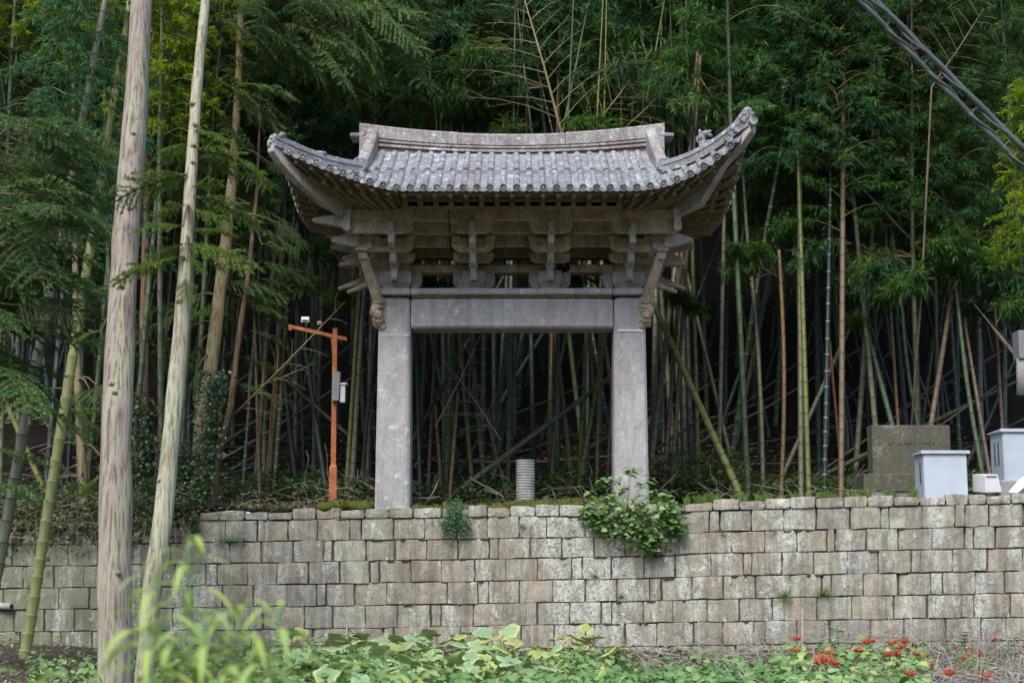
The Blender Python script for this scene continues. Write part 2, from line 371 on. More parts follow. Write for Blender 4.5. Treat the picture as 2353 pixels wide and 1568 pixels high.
def hill():
    vs = []; n = len(xs_h); fs = []
    for t in t_h:
        for x in xs_h:
            y0 = min(max(wall_y(x), 16.5), 21) + .32; y = y0 + (t ** 1.6) * (95 - y0); vs.append((x, y, hill_z(x, y) - (.06 if t == 0 else 0)))
    for j in range(len(t_h) - 1):
        for i in range(n - 1): fs.append((j * n + i, j * n + i + 1, (j + 1) * n + i + 1, (j + 1) * n + i))
    me = bpy.data.meshes.new('hillside'); me.from_pydata(vs, [], fs); me.materials.append(M['litter'])
    me.polygons.foreach_set('use_smooth', [True] * len(fs)); tag(obj('hillside', me), kind='structure')
hill()

M['sky_block'] = simple('sky_block_ridge_green', (.045, .07, .03), .95, .1, .6, .5)
xs_b = list(np.linspace(-220, 220, 45)); ys_b = list(np.linspace(-55, -170, 14))[::-1]
grid('sky_block_hills', xs_b, ys_b, lambda x, y: -1 + (-55 - y) * .62 + 5 * mnoise.noise(Vector((x * .03, y * .03, 2))), M['sky_block'])  # unseen ridge behind the camera, added to block low sky and darken the grove

# ------------------------------------------------------------------ retaining wall, block by block
def WP(px, py, off=0.0):
    d = ray(px, py); t = (18.7 + off) / (d[1] + .11 * d[0]); return Vector((d[0] * t, d[1] * t, CZ + d[2] * t))
KX = [0, 767, 1535, 1585, 2352]
LZ = [[405, 345, 320, 290, 235], [440, 415, 385, 357, 305], [600, 565, 535, 508, 465], [750, 715, 674, 660, 620], [905, 870, 830, 820, 780],
      [1055, 1025, 990, 983, 935], [1210, 1185, 1145, 1140, 1105], [1365, 1340, 1310, 1305, 1268], [1480, 1500, 1470, 1465, 1430]]
LZ = [[1056.7 + .3262 * z for z in r] for r in LZ]
def line_y(i, px):
    if px > KX[-1]: return LZ[i][-1] + (px - KX[-1]) * (LZ[i][-1] - LZ[i][-2]) / 767
    if px < 0: return LZ[i][0] + px * (LZ[i][1] - LZ[i][0]) / 767
    return float(np.interp(px, KX, LZ[i]))
J6 = [[1370, 1545, 1720, 1890, 2060, 2225], [-60, 150, 330, 520, 700, 905, 1110, 1360, 1590, 1810, 2030, 2240], [90, 260, 475, 690, 890, 1070, 1200, 1410, 1620, 1840, 2065, 2275, 2345],
      [-30, 160, 380, 590, 800, 1000, 1230, 1450, 1530, 1745, 1950, 2175], [30, 205, 410, 630, 830, 1020, 1140, 1355, 1570, 1785, 2015, 2230, 2300],
      [95, 315, 525, 740, 1000, 1215, 1435, 1650, 1850, 1915, 2145], [-50, 140, 365, 425, 650, 800, 970, 1240, 1550, 1770, 2010, 2200], [60, 285, 345, 510, 720, 940, 1150, 1350, 1600, 1850, 2080, 2290]]
J7 = [[45, 220, 390, 560, 760, 945, 1080, 1240, 1420, 1590, 1760, 1940, 2110, 2280], [110, 195, 420, 640, 860, 1080, 1300, 1500, 1560, 1775, 2000, 2180], [225, 430, 650, 870, 1095, 1160, 1385, 1610, 1830, 2050, 2260, 2335],
      [40, 255, 320, 540, 760, 990, 1210, 1435, 1675, 1750, 1950, 2185], [150, 370, 575, 800, 1018, 1093, 1305, 1540, 1770, 1993, 2225, 2305], [220, 448, 678, 750, 980, 1195, 1430, 1660, 1885, 1957, 2178],
      [345, 425, 660, 890, 1085, 1318, 1555, 1775, 1832, 2052, 2275], [120, 340, 560, 780, 1000, 1230, 1450, 1680, 1900, 2130]]
J8 = [[160, 350, 530, 705, 885, 1080, 1250, 1435, 1615, 1800, 1960, 2090, 2260], [140, 210, 430, 660, 885, 1130, 1345, 1405, 1635, 1865, 1935, 2105, 2345], [65, 290, 525, 755, 965, 1020, 1240, 1465, 1705, 1935, 2000, 2150],
      [145, 372, 430, 650, 872, 1105, 1328, 1558, 1620, 1850, 2095, 2345], [18, 235, 462, 702, 930, 992, 1222, 1465, 1700, 1780, 2012, 2215], [118, 347, 580, 660, 900, 1138, 1380, 1432, 1665, 1915, 2000, 2260],
      [30, 228, 450, 525, 750, 980, 1270, 1505, 1800, 2050, 2230], [100, 320, 560, 790, 1010, 1240, 1480, 1700, 1920, 2150]]
wall = thing('retaining_wall', 'long stone block retaining wall with rough coping below the gate', 'wall', (0, 18.7, 0))
core = MB()
core.add([(-60, 25.3 + .02, -.3), (60, 12.1 + .02, -.3), (60, 12.1 + .02, 1.55), (-60, 25.3 + .02, 1.4), (-60, 25.8, -.3), (60, 12.6, -.3), (60, 12.6, 1.6), (-60, 25.8, 1.4)],
         [(0, 1, 2, 3), (4, 7, 6, 5), (3, 2, 6, 7), (0, 4, 5, 1), (0, 3, 7, 4), (1, 5, 6, 2)])
core.build('earth_fill', M['joint'], wall)
def block(px0, px1, t0, t1, b0, b1, name, proud, round_=.0):
    c = [WP(px0, t0), WP(px1, t1), WP(px1, b1), WP(px0, b0)]
    n = Vector((-.11, -1, 0)).normalized(); g = random.uniform(.0005, .0035)
    cen = sum(c, Vector()) / 4; out = []
    cj = []
    for p in c:
        d = (cen - p); cj.append(p + Vector((math.copysign(g, d.x), 0, math.copysign(g * .8, d.z))) + Vector((random.uniform(-.003, .005) * (1 if d.x > 0 else -1), 0, random.uniform(-.003, .004) * (1 if d.z > 0 else -1))))
    seg = 3
    for i in range(4):
        a, b = cj[i], cj[(i + 1) % 4]; e = (b - a); inw = (cen - (a + b) / 2); inw = inw.normalized()
        for k in range(seg):
            t = k / seg; p = a.lerp(b, t)
            if k: p = p + inw * random.uniform(-.006, .010) - inw * round_ * .006 * math.sin(t * math.pi)
            else: p = p + (cen - p).normalized() * (random.uniform(.002, .010) + round_ * .012)
            out.append(p)
    sl = n * random.uniform(-.008, .008)
    ring0 = [p + n * (-.12) for p in out]
    ring1 = [p + n * (proud - .013) for p in out]
    ring2 = [p + (cen - p).normalized() * random.uniform(.006, .012) + n * (proud + random.uniform(-.004, .004)) + sl * ((p.x - cen.x) * 2) for p in out]
    m = MB(); m.loft([ring0, ring1, ring2], caps=False)
    k = len(out); b = len(m.v); cc = cen + n * (proud + random.uniform(0, .014)); m.v.append(tuple(cc))
    r2 = list(range(b - k, b)); m.f += [(r2[i], r2[(i + 1) % k], b) for i in range(k)]; m.m += [0] * k
    m.build(name, M['wall'], wall)
for ci in range(8):
    js = [z * .3262 for z in J6[ci]] + [767 + z * .3262 for z in J7[ci]] + [1585 + z * .3262 for z in J8[ci]]
    js = sorted(js)
    js = [j for i, j in enumerate(js) if i == 0 or j - js[i - 1] > 14]
    for i in range(len(js) - 1, 0, -1):
        if js[i] - js[i - 1] > 100: js.insert(i, (js[i] + js[i - 1]) / 2 + random.uniform(-6, 6))
    if ci > 0:
        while js[0] > -230: js.insert(0, js[0] - random.uniform(55, 75))
    while js[-1] < 2600: js.append(js[-1] + random.uniform(60, 78))
    for i in range(len(js) - 1):
        a, b = js[i], js[i + 1]
        if ci == 0:
            h = random.uniform(-5, 5); h2 = h + random.uniform(-3, 3)
            if a > 1050 and a < 1500: h -= 2
            block(a, b, line_y(0, a) + h, line_y(0, b) + h2, line_y(1, a), line_y(1, b), 'coping_stone', random.uniform(.0, .03), .4)
        else:
            w = .004
            block(a + random.uniform(-1.5, 1.5), b + random.uniform(-1.5, 1.5), line_y(ci, a) + random.uniform(-1, 1), line_y(ci, b) + random.uniform(-1, 1), line_y(ci + 1, a) + random.uniform(-1, 1), line_y(ci + 1, b) + random.uniform(-1, 1),
                  'stone_block', random.uniform(-.006, .016))
# flat cap course on the left, under the overgrowth, and the top slab bed behind the coping
for i in range(9):
    a = -60 + i * 58
    block(a, a + 57, line_y(1, a) - 18 + random.uniform(-4, 4), line_y(1, a) - 18, line_y(1, a), line_y(1, a), 'coping_stone', random.uniform(-.05, .0), 1.0)
bed = MB()
for i in range(46):
    x0 = -8.6 + i * .4; zt = WP(1176 + x0 * 172, line_y(0, 1176 + x0 * 172)).z - .03
    bed.box(x0, x0 + .37, wall_y(x0) + .1, wall_y(x0) + .62, zt - .4, zt + random.uniform(-.02, .015))
o = bed.build('bedding_stone', M['wall'], wall); o['kind'] = 'stuff'

# ------------------------------------------------------------------ stone gate
YC = 19.23
def GZ(py, gy=0.0): return PT(1176, py, YC + gy).z
def GX(px, py, gy=0.0): return PT(px, py, YC + gy).x
gate = thing('stone_gate', 'old two-column stone gateway with bracketed eaves and upturned tiled roof', 'gateway', (0, YC, 1.8))
def gp(mb, name, mat='bracket', parent=None, bevel=.006, smooth=False):
    return mb.build(name, M[mat], gate, parent, smooth, bevel)
def ybox(m, x0, x1, g0, g1, z0, z1): return m.box(x0, x1, YC + g0, YC + g1, z0, z1)
CX = 1.585
GF = -.25
# columns
for s in (-1, 1):
    zb = GZ(1172, GF) if s < 0 else GZ(1164, GF); zt = GZ(678, GF); w0 = .235; w1 = .212
    def ring(z, k, sh=0.0):
        w = w0 + (w1 - w0) * k - sh; c = .035 + sh * .6; x = s * (CX + .005); y = YC - .01; d = .24 - sh
        return [(x - w + c, y - d, z), (x + w - c, y - d, z), (x + w, y - d + c, z), (x + w, y + d - c, z), (x + w - c, y + d, z), (x - w + c, y + d, z), (x - w, y + d - c, z), (x - w, y - d + c, z)]
    m = MB(); m.loft([ring(zb - .25, 0), ring(zb + .01, 0), ring(zb + (zt - zb) * .5, .5), ring(zt - .07, 1), ring(zt - .03, 1, .012), ring(zt, 1, .05)])
    col = gp(m, 'column', 'gate')
    m = MB(); hz = GZ(759 if s > 0 else 769, GF)
    if s > 0:
        m.box(s * CX - .16, s * CX + .185, YC - .262, YC - .24, hz - .014, hz + .014)
    else:
        m.box(s * CX - .17, s * CX + .19, YC - .256, YC - .24, hz - .006, hz + .004); m.box(s * CX + .12, s * CX + .20, YC - .26, YC - .24, hz - .012, hz - .004)
    gp(m, 'repair_seam', 'mortar', col, 0)
    m = MB(); m.box(s * CX - .16, s * CX + .12 + .06 * (s < 0), YC - .262, YC - .24, zb - .01, zb + .012); gp(m, 'repair_seam', 'mortar', col, 0)
# lintel, moon-shaped
m = MB(); zl0, zl1 = GZ(753, GF), GZ(683, GF); rings = []
for x, k in [(-1.365, .35), (-1.30, .8), (-1.1, 1), (0, 1.0), (1.1, 1), (1.30, .8), (1.365, .35)]:
    d = .215 + .035 * k; c = .03
    rings.append([(x, YC - d + c, zl0), (x, YC - d, zl0 + c), (x, YC - d - .004, (zl0 + zl1) / 2), (x, YC - d, zl1 - c), (x, YC - d + c, zl1), (x, YC + d - c, zl1), (x, YC + d, zl1 - c), (x, YC + d, zl0 + c), (x, YC + d - c, zl0)])
m.loft(rings); gp(m, 'lintel', 'gate', bevel=0)
# cap plates
for x0, x1, dy in ((-1.80, -1.375, 0), (-1.368, 1.352, .004), (1.359, 1.80, 0)):
    m = MB(); z0, z1 = GZ(676, -.33), GZ(662, -.33) + dy * .5
    m.prism([(-.33 + YC - dy, z0 + .015), (-.32 + YC, z0), (.32 + YC, z0), (.33 + YC, z0 + .015), (.33 + YC, z1), (-.33 + YC - dy, z1)], 'x', x0, x1); gp(m, 'cap_plate', 'gate')
m = MB(); ybox(m, -1.36, 1.35, -.27, .27, zl1 + .002, GZ(676, -.33) - .002); gp(m, 'filler_course', 'bracket')
zcap = GZ(662, -.33)
# second beam above the openings
zb0, zb1 = GZ(626, -.12), GZ(607, -.12)
for x0, x1 in ((-1.98, -1.775), (-1.395, -.55), (-.545, .515), (.52, 1.395), (1.775, 1.98)):
    m = MB(); m.prism([(YC - .11, zb0), (YC + .11, zb0), (YC + .12, zb0 + .02), (YC + .12, zb1 - .02), (YC + .11, zb1), (YC - .11, zb1), (YC - .12, zb1 - .02), (YC - .12, zb0 + .02)], 'x', x0, x1); gp(m, 'tie_beam', 'bracket')
CL = [-1.585, -.52, .515, 1.585]
def arm_profile(xc, hw, z0, z1, lo=True, hi=True, r=.6):       # transverse arm: flat top, rounded lower corners
    h = z1 - z0; pts = []
    def side(sg, rounded):
        e = xc + sg * hw
        if not rounded: return [(e, z1), (e, z0)]
        o = [(e, z1), (e, z0 + h * .62)]
        for k in range(1, 6):
            a = k / 5 * math.pi / 2; o.append((e - sg * h * .75 * (1 - math.cos(a)) , z0 + h * .62 * (1 - math.sin(a))))
        return o
    return side(-1, lo) + side(1, hi)[::-1]
G1, G2, G3 = -.33, -.60, -.88
zt3 = (GZ(535, G3 - .05), GZ(505, G3 - .05)); zt2 = (GZ(578, G2 - .05), GZ(546, G2 - .05)); zt1 = (GZ(602, G1 - .05), GZ(580, G1 - .05))
zf = (GZ(505, -.95) + .001, GZ(480, -.95))
for ci, x in enumerate(CL):
    outer = abs(x) > 1; s = 1 if x > 0 else -1
    w = .44 if outer else .31
    m = MB(); m.dou(x, YC, zcap + .002, zb0 + (.0 if outer else .012), w, .46, .8, .42); gp(m, 'bearing_block', 'gatewarm')
    # small side arms beside the block
    for k in (-1, 1):
        xa = x + k * (w * .5 - .02); xb = x + k * (w * .5 + .13)
        hh = zb0 - zcap
        pr = [(xa, zb0 + .02), (xb, zb0 + .02), (xb, zcap + hh * .45), (xb - k * .03, zcap + hh * .25), (xb - k * .08, zcap + hh * .14), (xa, zcap + hh * .14)]
        m = MB(); m.prism(pr, 'y', YC - .10, YC + .10); gp(m, 'side_arm', 'gatewarm')
        m = MB(); m.box(xb - k * .07 - .04, xb - k * .07 + .04, YC - .112, YC - .098, zb0 - .055, zb0 - .005); gp(m, 'small_block', 'gatewarm')
    if outer:
        m = MB(); m.box(x - .185, x + .185, YC - .2, YC + .2, zb0 + .002, GZ(560, -.2)); gp(m, 'column_head', 'bracket')
    for sd in (-1, 1):       # front and rear
        def yb(a, b): return (YC + sd * abs(a), YC + sd * abs(b)) if sd > 0 else (YC - abs(a), YC - abs(b))
        # projecting arms, each a nose on a bearing block
        lv = [(.42, GZ(615, -.42), GZ(641, -.42), .085, 0), (.67, GZ(579, -.67), GZ(602, -.67), .085, 0), (.97, GZ(532, -.97), GZ(558, -.97), .08, 1), (1.02, GZ(504, -1.02), GZ(528, -1.02), .078, 0)]
        for gy, zt, zb, wd, beak in lv:
            m = MB(); y1 = YC + sd * gy; y0 = YC + sd * .05; h = zt - zb
            if beak:
                pr = [(y0, zt + .02), (y1 - sd * .10, zt + .03), (y1 - sd * .02, zt - h * .2), (y1 + sd * .03, zt - h * .62), (y1 + sd * .02, zb), (y1 - sd * .07, zb + h * .1), (y1 - sd * .16, zb - .02), (y0, zb - .02)]
            else:
                pr = [(y0, zt), (y1 - sd * .02, zt), (y1, zt - h * .1), (y1, zb + h * .25), (y1 - sd * .03, zb), (y1 - sd * .16, zb), (y0, zb)]
            m.prism(pr, 'x', x - wd / 2, x + wd / 2); gp(m, 'projecting_arm', 'gatewarm')
        for gy, zt, zb, ww in ((.36, GZ(602, -.42), GZ(617, -.42), .125), (.61, GZ(567, -.67), GZ(580, -.67), .125), (.89, GZ(529, -.95), GZ(541, -.95), .12)):
            m = MB(); m.dou(x, YC + sd * gy, zb, zt, ww, .15, .75, .5); gp(m, 'small_block', 'gatewarm')
        # transverse arms
        for (gy, zz, hw, th) in ((.33, zt1, .275, .1), (.60, zt2, .285, .09), (.88, zt3, .285, .09)):
            xi = hw; 
            if outer:
                xo = {.33: .33, .60: .42, .88: .585}[gy]
                pr = arm_profile(x, hw, zz[0], zz[1]); e0, e1 = (x - s * hw, x + s * xo)
                pr = arm_profile((e0 + e1) / 2, abs(e1 - e0) / 2, zz[0], zz[1], lo=(s > 0), hi=(s < 0))
            else: pr = arm_profile(x, hw, zz[0], zz[1])
            m = MB(); m.prism(pr, 'y', YC + sd * gy - th / 2, YC + sd * gy + th / 2); gp(m, 'transverse_arm', 'bracket')
            for k in ((-1, 1)):      # little bearing blocks on the arm ends
                bx = x + k * (hw - .055)
                if gy > .5 and sd < 0:
                    m = MB(); m.dou(bx, YC - gy - th / 2 + .012, zz[1] - .055, zz[1] + .03, .12, .05, .8, .5); gp(m, 'small_block', 'gatewarm')
# long beams of the bracket tiers, cracked into three stones
def tier(gy, z0, z1, x0, x1, th, name):
    for sd in (-1, 1):
        cuts = [x0, -.83, .80, x1] if sd < 0 else [x0, x1]
        for a, b in zip(cuts[:-1], cuts[1:]):
            m = MB(); y = YC + sd * gy
            m.box(a + .006, b - .006, y - th / 2, y + th / 2, z0 + (.004 if a > -1 else 0), z1); gp(m, name, 'bracket')
tier(.89, zf[0], zf[1], -2.17, 2.17, .13, 'eave_beam')
tier(.62, GZ(536, -.68), GZ(505, -.68), -1.95, 1.95, .11, 'tier_beam')
tier(.36, GZ(566, -.41), GZ(540, -.41), -1.85, 1.85, .11, 'tier_beam')
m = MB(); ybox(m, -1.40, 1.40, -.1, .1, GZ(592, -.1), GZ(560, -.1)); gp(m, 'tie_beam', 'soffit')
# sloping boards that close the bracket tiers
for sd in (-1, 1):
    for (ga, za, gb, zb_) in ((.83, zf[1] - .05, .67, GZ(505, -.68) - .01), (.56, GZ(536, -.68) + .02, .41, GZ(540, -.41) - .01), (.31, GZ(566, -.41) + .02, .10, GZ(562, -.1))):
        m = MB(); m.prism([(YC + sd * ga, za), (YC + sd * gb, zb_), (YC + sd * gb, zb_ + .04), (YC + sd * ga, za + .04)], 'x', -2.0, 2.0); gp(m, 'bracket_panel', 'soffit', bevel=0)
zin = GZ(476, -.95)
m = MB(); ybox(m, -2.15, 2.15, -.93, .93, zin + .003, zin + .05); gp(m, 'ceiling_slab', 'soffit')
# side frames and corner bracket sets
for s in (-1, 1):
    m = MB(); m.box(s * 2.17 - .06, s * 2.17 + .06, YC - .82, YC + .82, zf[0], zf[1]); gp(m, 'eave_beam', 'bracket')
    m = MB(); m.box(s * 1.97 - .05, s * 1.97 + .05, YC - .60, YC + .60, zt2[0] + .06, zt2[1] + .16); gp(m, 'tier_beam', 'bracket')
    # stack at the frame corner
    for sd in (-1, 1):
        yy = YC + sd * .95
        m = MB(); m.box(s * 2.165 - .045, s * 2.165 + .045, yy - .05, yy + .10, GZ(478, -1.0), GZ(452, -1.0)); gp(m, 'corner_block', 'gatewarm')
        m = MB(); m.dou(s * 2.165, yy, GZ(494, -1.0), GZ(479, -1.0), .125, .14, .8); gp(m, 'small_block', 'gatewarm')
        m = MB(); m.prism([(s * 2.165 - .045, GZ(494, -1.0)), (s * 2.165 + .045, GZ(494, -1.0)), (s * 2.165 + .045, GZ(530, -1.0) + .03), (s * 2.165, GZ(530, -1.0)), (s * 2.165 - .045, GZ(530, -1.0) + .02)], 'y', yy - .05, yy + .10); gp(m, 'projecting_arm', 'gatewarm')
        # diagonal arms
        for k, (f, zt, zb) in enumerate(((.45, zt1[1], zt1[0]), (.78, zt2[1], zt2[0]), (1.0, zt3[1], zt3[0]))):
            a = Vector((s * 1.6, YC + sd * .05, zt)); b = Vector((s * (1.6 + .60 * f), YC + sd * (.05 + .85 * f), zt))
            m = MB(); m.bar(a, b, .10, zt - zb, (zt - zb) * .7); gp(m, 'diagonal_arm', 'bracket')
        m = MB(); m.dou(s * 1.99, YC + sd * .62, zt2[0] - .10, zt3[0] + .03, .14, .14, .72); gp(m, 'small_block', 'gatewarm')
    # side-pointing beaked noses, tier by tier
    def beak(xa, xb, gy, z_top, z_in, z_tip, wd=.10, drop=.0):
        m = MB(); y = YC + gy
        pr = [(s * xa, z_in), (s * xa, z_top), (s * (xa + (xb - xa) * .33), z_top + .012), (s * xb, z_tip + .045), (s * (xb + .01), z_tip), (s * (xb - .07), z_tip - .02), (s * (xa + (xb - xa) * .38), z_in + .0), (s * (xa + .06), z_in - .03)]
        m.prism(pr, 'y', y - wd / 2, y + wd / 2); gp(m, 'beaked_arm', 'gatewarm')
    for sd in (-1, 1):
        g = .62 * sd
        beak(1.86, 2.40, g, GZ(530, -.62), GZ(570, -.62), GZ(556, -.62), .13)
    if s < 0: beak(2.12, 2.62, -.86, GZ(495, -.9), GZ(519, -.9), GZ(508, -.9), .11)
    beak(2.15, 2.60, .86, GZ(495, -.9), GZ(519, -.9), GZ(508, -.9), .11)
    for gy, x0, z0, x1, z1, w in ((-.12, 1.80, GZ(586, -.1), 2.36, GZ(606, -.1), .12), (.02, 1.74, GZ(626, 0), 2.26, GZ(668, 0), .11), (.30, 1.84, GZ(618, .2), 2.42, GZ(658, .2), .11), (.62, 2.0, GZ(590, .6), 2.45, GZ(606, .6), .12)):
        m = MB(); m.bar((s * x0, YC + gy, z0), (s * x1, YC + gy, z1), w, .13, .035); gp(m, 'slanting_lever', 'bracket')
        m = MB(); m.box(min(s * 1.6, s * (x0 + .12)), max(s * 1.6, s * (x0 + .12)), YC + gy - w * .35, YC + gy + w * .35, z0 - .16, z0 - .03); gp(m, 'projecting_arm', 'gatewarm')
        m = MB(); m.dou(s * (x0 + .22), YC + gy, z0 - .02, z0 + .11, .15, .15, .7); gp(m, 'small_block', 'gatewarm')
    # slanted brace with a carved beast at its foot
    top = Vector((s * 2.0, YC - .62, GZ(577, -.62))); foot = Vector((s * 1.80, YC - .26, GZ(700, -.26)))
    d = foot - top; m = MB(); side = Vector((.062, 0, 0)); fr = Vector((0, -.045, 0))
    def qr(p, k=1.0): return [p - side * k + fr, p - side * .6 * k + fr * 1.6, p + side * .6 * k + fr * 1.6, p + side * k + fr, p + side * k - fr, p - side * k - fr]
    m.loft([qr(top, 1.0), qr(top + d * .03, 1.05), qr(top + d * .5, 1.1), qr(foot, 1.1)]); br = gp(m, 'slanted_brace', 'bracket', bevel=.004)
    m = MB(); m.loft([[(top.x - .09, top.y - .11, top.z - .01), (top.x + .09, top.y - .11, top.z - .01), (top.x + .09, top.y + .08, top.z - .01), (top.x - .09, top.y + .08, top.z - .01)],
                      [(top.x - .07, top.y - .09, top.z + .03), (top.x + .07, top.y - .09, top.z + .03), (top.x + .07, top.y + .06, top.z + .03), (top.x - .07, top.y + .06, top.z + .03)],
                      [(top.x - .015, top.y - .09, top.z + .07), (top.x + .015, top.y - .09, top.z + .07), (top.x + .015, top.y + .06, top.z + .07), (top.x - .015, top.y + .06, top.z + .07)]])
    gp(m, 'brace_cap', 'bracket', br)
    m = MB(); fx = foot.x; fy = foot.y
    zA, zB = GZ(690, -.26), GZ(752, -.26); H = zA - zB
    m.blob((fx + s * .0, fy + .02, zB + H * .88), (.095, .10, .13), 12, .35, 9)
    m.blob((fx + s * .035, fy - .0, zB + H * .62), (.085, .12, .10), 12, .4, 11)
    m.blob((fx + s * .005, fy - .05, zB + H * .44), (.07, .08, .07), 10, .4, 13)
    m.blob((fx - s * .005, fy + .03, zB + H * .25), (.09, .10, .11), 12, .35, 9)
    m.blob((fx - s * .05, fy + .05, zB + H * .05), (.055, .09, .07), 10, .3, 9)
    m.blob((fx + s * .07, fy - .07, zB + H * .70), (.03, .04, .035), 8, .2, 9); m.blob((fx + s * .0, fy - .09, zB + H * .72), (.03, .03, .03), 8, .2, 9)
    for k in range(5):
        zz = zB + H * (.95 - k * .17); m.tube([(fx - .08, fy - .06, zz), (fx, fy - .115, zz - .03), (fx + .08, fy - .06, zz - .01)], [.008, .014, .008], 6)
    gp(m, 'carved_beast', 'bracket', br, 0, True)
# wasp nest of dried mud on the second beam
m = MB()
for k in range(9): m.blob((.70 + random.uniform(-.06, .06), YC - .14 + random.uniform(-.03, .01), zb0 + .07 + random.uniform(-.045, .045)), (.035, .03, .03), 8, .5, 20)
tag(m.build('mud_nest', M['core'], None, None, True), 'small dark crumbly mud nest stuck on the upper tie beam', 'nest')
m = MB(); m.box(GX(1735 / 1.0 * 0 + 1371 - 32, 660, -.2), GX(1371 + 2, 660, -.2), YC - .2, YC - .08, zcap + .001, zcap + .038)
tag(m.build('broken_tile', M['ridge'], None, None, False, .008), 'small broken reddish stone piece lying on the plate under the right bracket', 'broken stone')

# ---- roof
EY, ECY = 1.76, .11
CS = [1]      # which side is being built: the left corners sweep up less
def bend(a, a0, sg): return (.290 if sg > 0 else .30) * max(0.0, a - a0) ** (2.3 if sg > 0 else 1.3)
ZE = GZ(432, -EY)
def e_front(x): return (EY + ECY * (abs(x) / 2.98) ** 3, ZE + bend(abs(x), 1.45, 1 if x > 0 else -1))
def e_side(y): return (2.87 + .11 * (abs(y) / 1.87) ** 3, ZE + bend(abs(y) + 1.11, 1.45, CS[0]))
TIPS = {s: Vector((2.98, EY + ECY, e_front(2.98 * s)[1])) for s in (1, -1)}; TIP = TIPS[1]
GFt = Vector((1.97, .93, GZ(386, -.93) - .06))
def hip(t, sg=0):      # from gable foot to corner, plan |x|,|y|, z
    sg = sg or CS[0]; p = GFt.lerp(TIPS[sg], t); p.z -= (.10 if sg > 0 else .07) * math.sin(math.pi * t) * (1 - .2 * t); return p
def hip_at_x(x):
    t = (abs(x) - GFt.x) / (TIP.x - GFt.x); return hip(min(max(t, 0), 1), 1 if x > 0 else -1)
def hip_at_y(y):
    t = (abs(y) - GFt.y) / (TIP.y - GFt.y); return hip(min(max(t, 0), 1))
def skirt_front(x, t):        # t=0 eave, 1 inner
    ey, ez = e_front(x)
    if abs(x) <= GFt.x: iy, iz = GFt.y, GFt.z + .0
    else: h = hip_at_x(x); iy, iz = h.y, h.z
    y = ey + (iy - ey) * t; z = ez + (iz - ez) * t - .05 * math.sin(math.pi * t) * min(1, (ey - iy) * 1.2); return y, z
def skirt_side(y, t):
    ex, ez = e_side(y)
    if abs(y) <= GFt.y: ix, iz = GFt.x, GFt.z
    else: h = hip_at_y(y); ix, iz = h.x, h.z
    x = ex + (ix - ex) * t; z = ez + (iz - ez) * t - .05 * math.sin(math.pi * t) * min(1, (ex - ix) * 1.2); return x, z
ZRB = GZ(352, -.1)
def upper(x, t):
    y = .97 + (.08 - .97) * t; z0 = GFt.z + .02; z = z0 + (ZRB - z0) * t - .03 * math.sin(math.pi * t); return y, z + .04 * (abs(x) / 1.95) ** 2 * t
def slab(fn, us, ts, th, name, mat, conv):
    m = MB(); nu, nt = len(us), len(ts); vs = []
    for dz in (0, -th):
        for t in ts:
            for u in us: p = conv(u, *fn(u, t)); vs.append((p[0], p[1], p[2] + dz))
    fs = []; o = nu * nt
    for j in range(nt - 1):
        for i in range(nu - 1):
            a = j * nu + i; fs += [(a, a + 1, a + nu + 1, a + nu), (o + a, o + a + nu, o + a + nu + 1, o + a + 1)]
    for i in range(nu - 1): fs += [(i, o + i, o + i + 1, i + 1), ((nt - 1) * nu + i, (nt - 1) * nu + i + 1, o + (nt - 1) * nu + i + 1, o + (nt - 1) * nu + i)]
    for j in range(nt - 1): fs += [(j * nu, (j + 1) * nu, o + (j + 1) * nu, o + j * nu), (j * nu + nu - 1, o + j * nu + nu - 1, o + (j + 1) * nu + nu - 1, (j + 1) * nu + nu - 1)]
    m.add(vs, fs); return gp(m, name, mat, bevel=0)
tt = [0, .2, .4, .6, .8, 1]
for sd in (-1, 1):
    for a, b in ((-2.98, -1.437), (-1.425, 1.425), (1.437, 2.98)):
        slab(skirt_front, list(np.linspace(a, b, 18)), tt, .045, 'eave_slab', 'roof', lambda u, y, z: (u, YC + sd * y, z))
    for a, b in ((-1.95, -1.30), (-1.29, 1.29), (1.30, 1.95)):
        slab(upper, list(np.linspace(a, b, 10)), tt, .05, 'roof_slab', 'roof', lambda u, y, z: (u, YC + sd * y, z))
for s in (-1, 1):
    CS[0] = s
    slab(skirt_side, list(np.linspace(-1.87, 1.87, 24)), tt, .045, 'eave_slab', 'roof', lambda u, x, z: (s * x, YC + u, z))
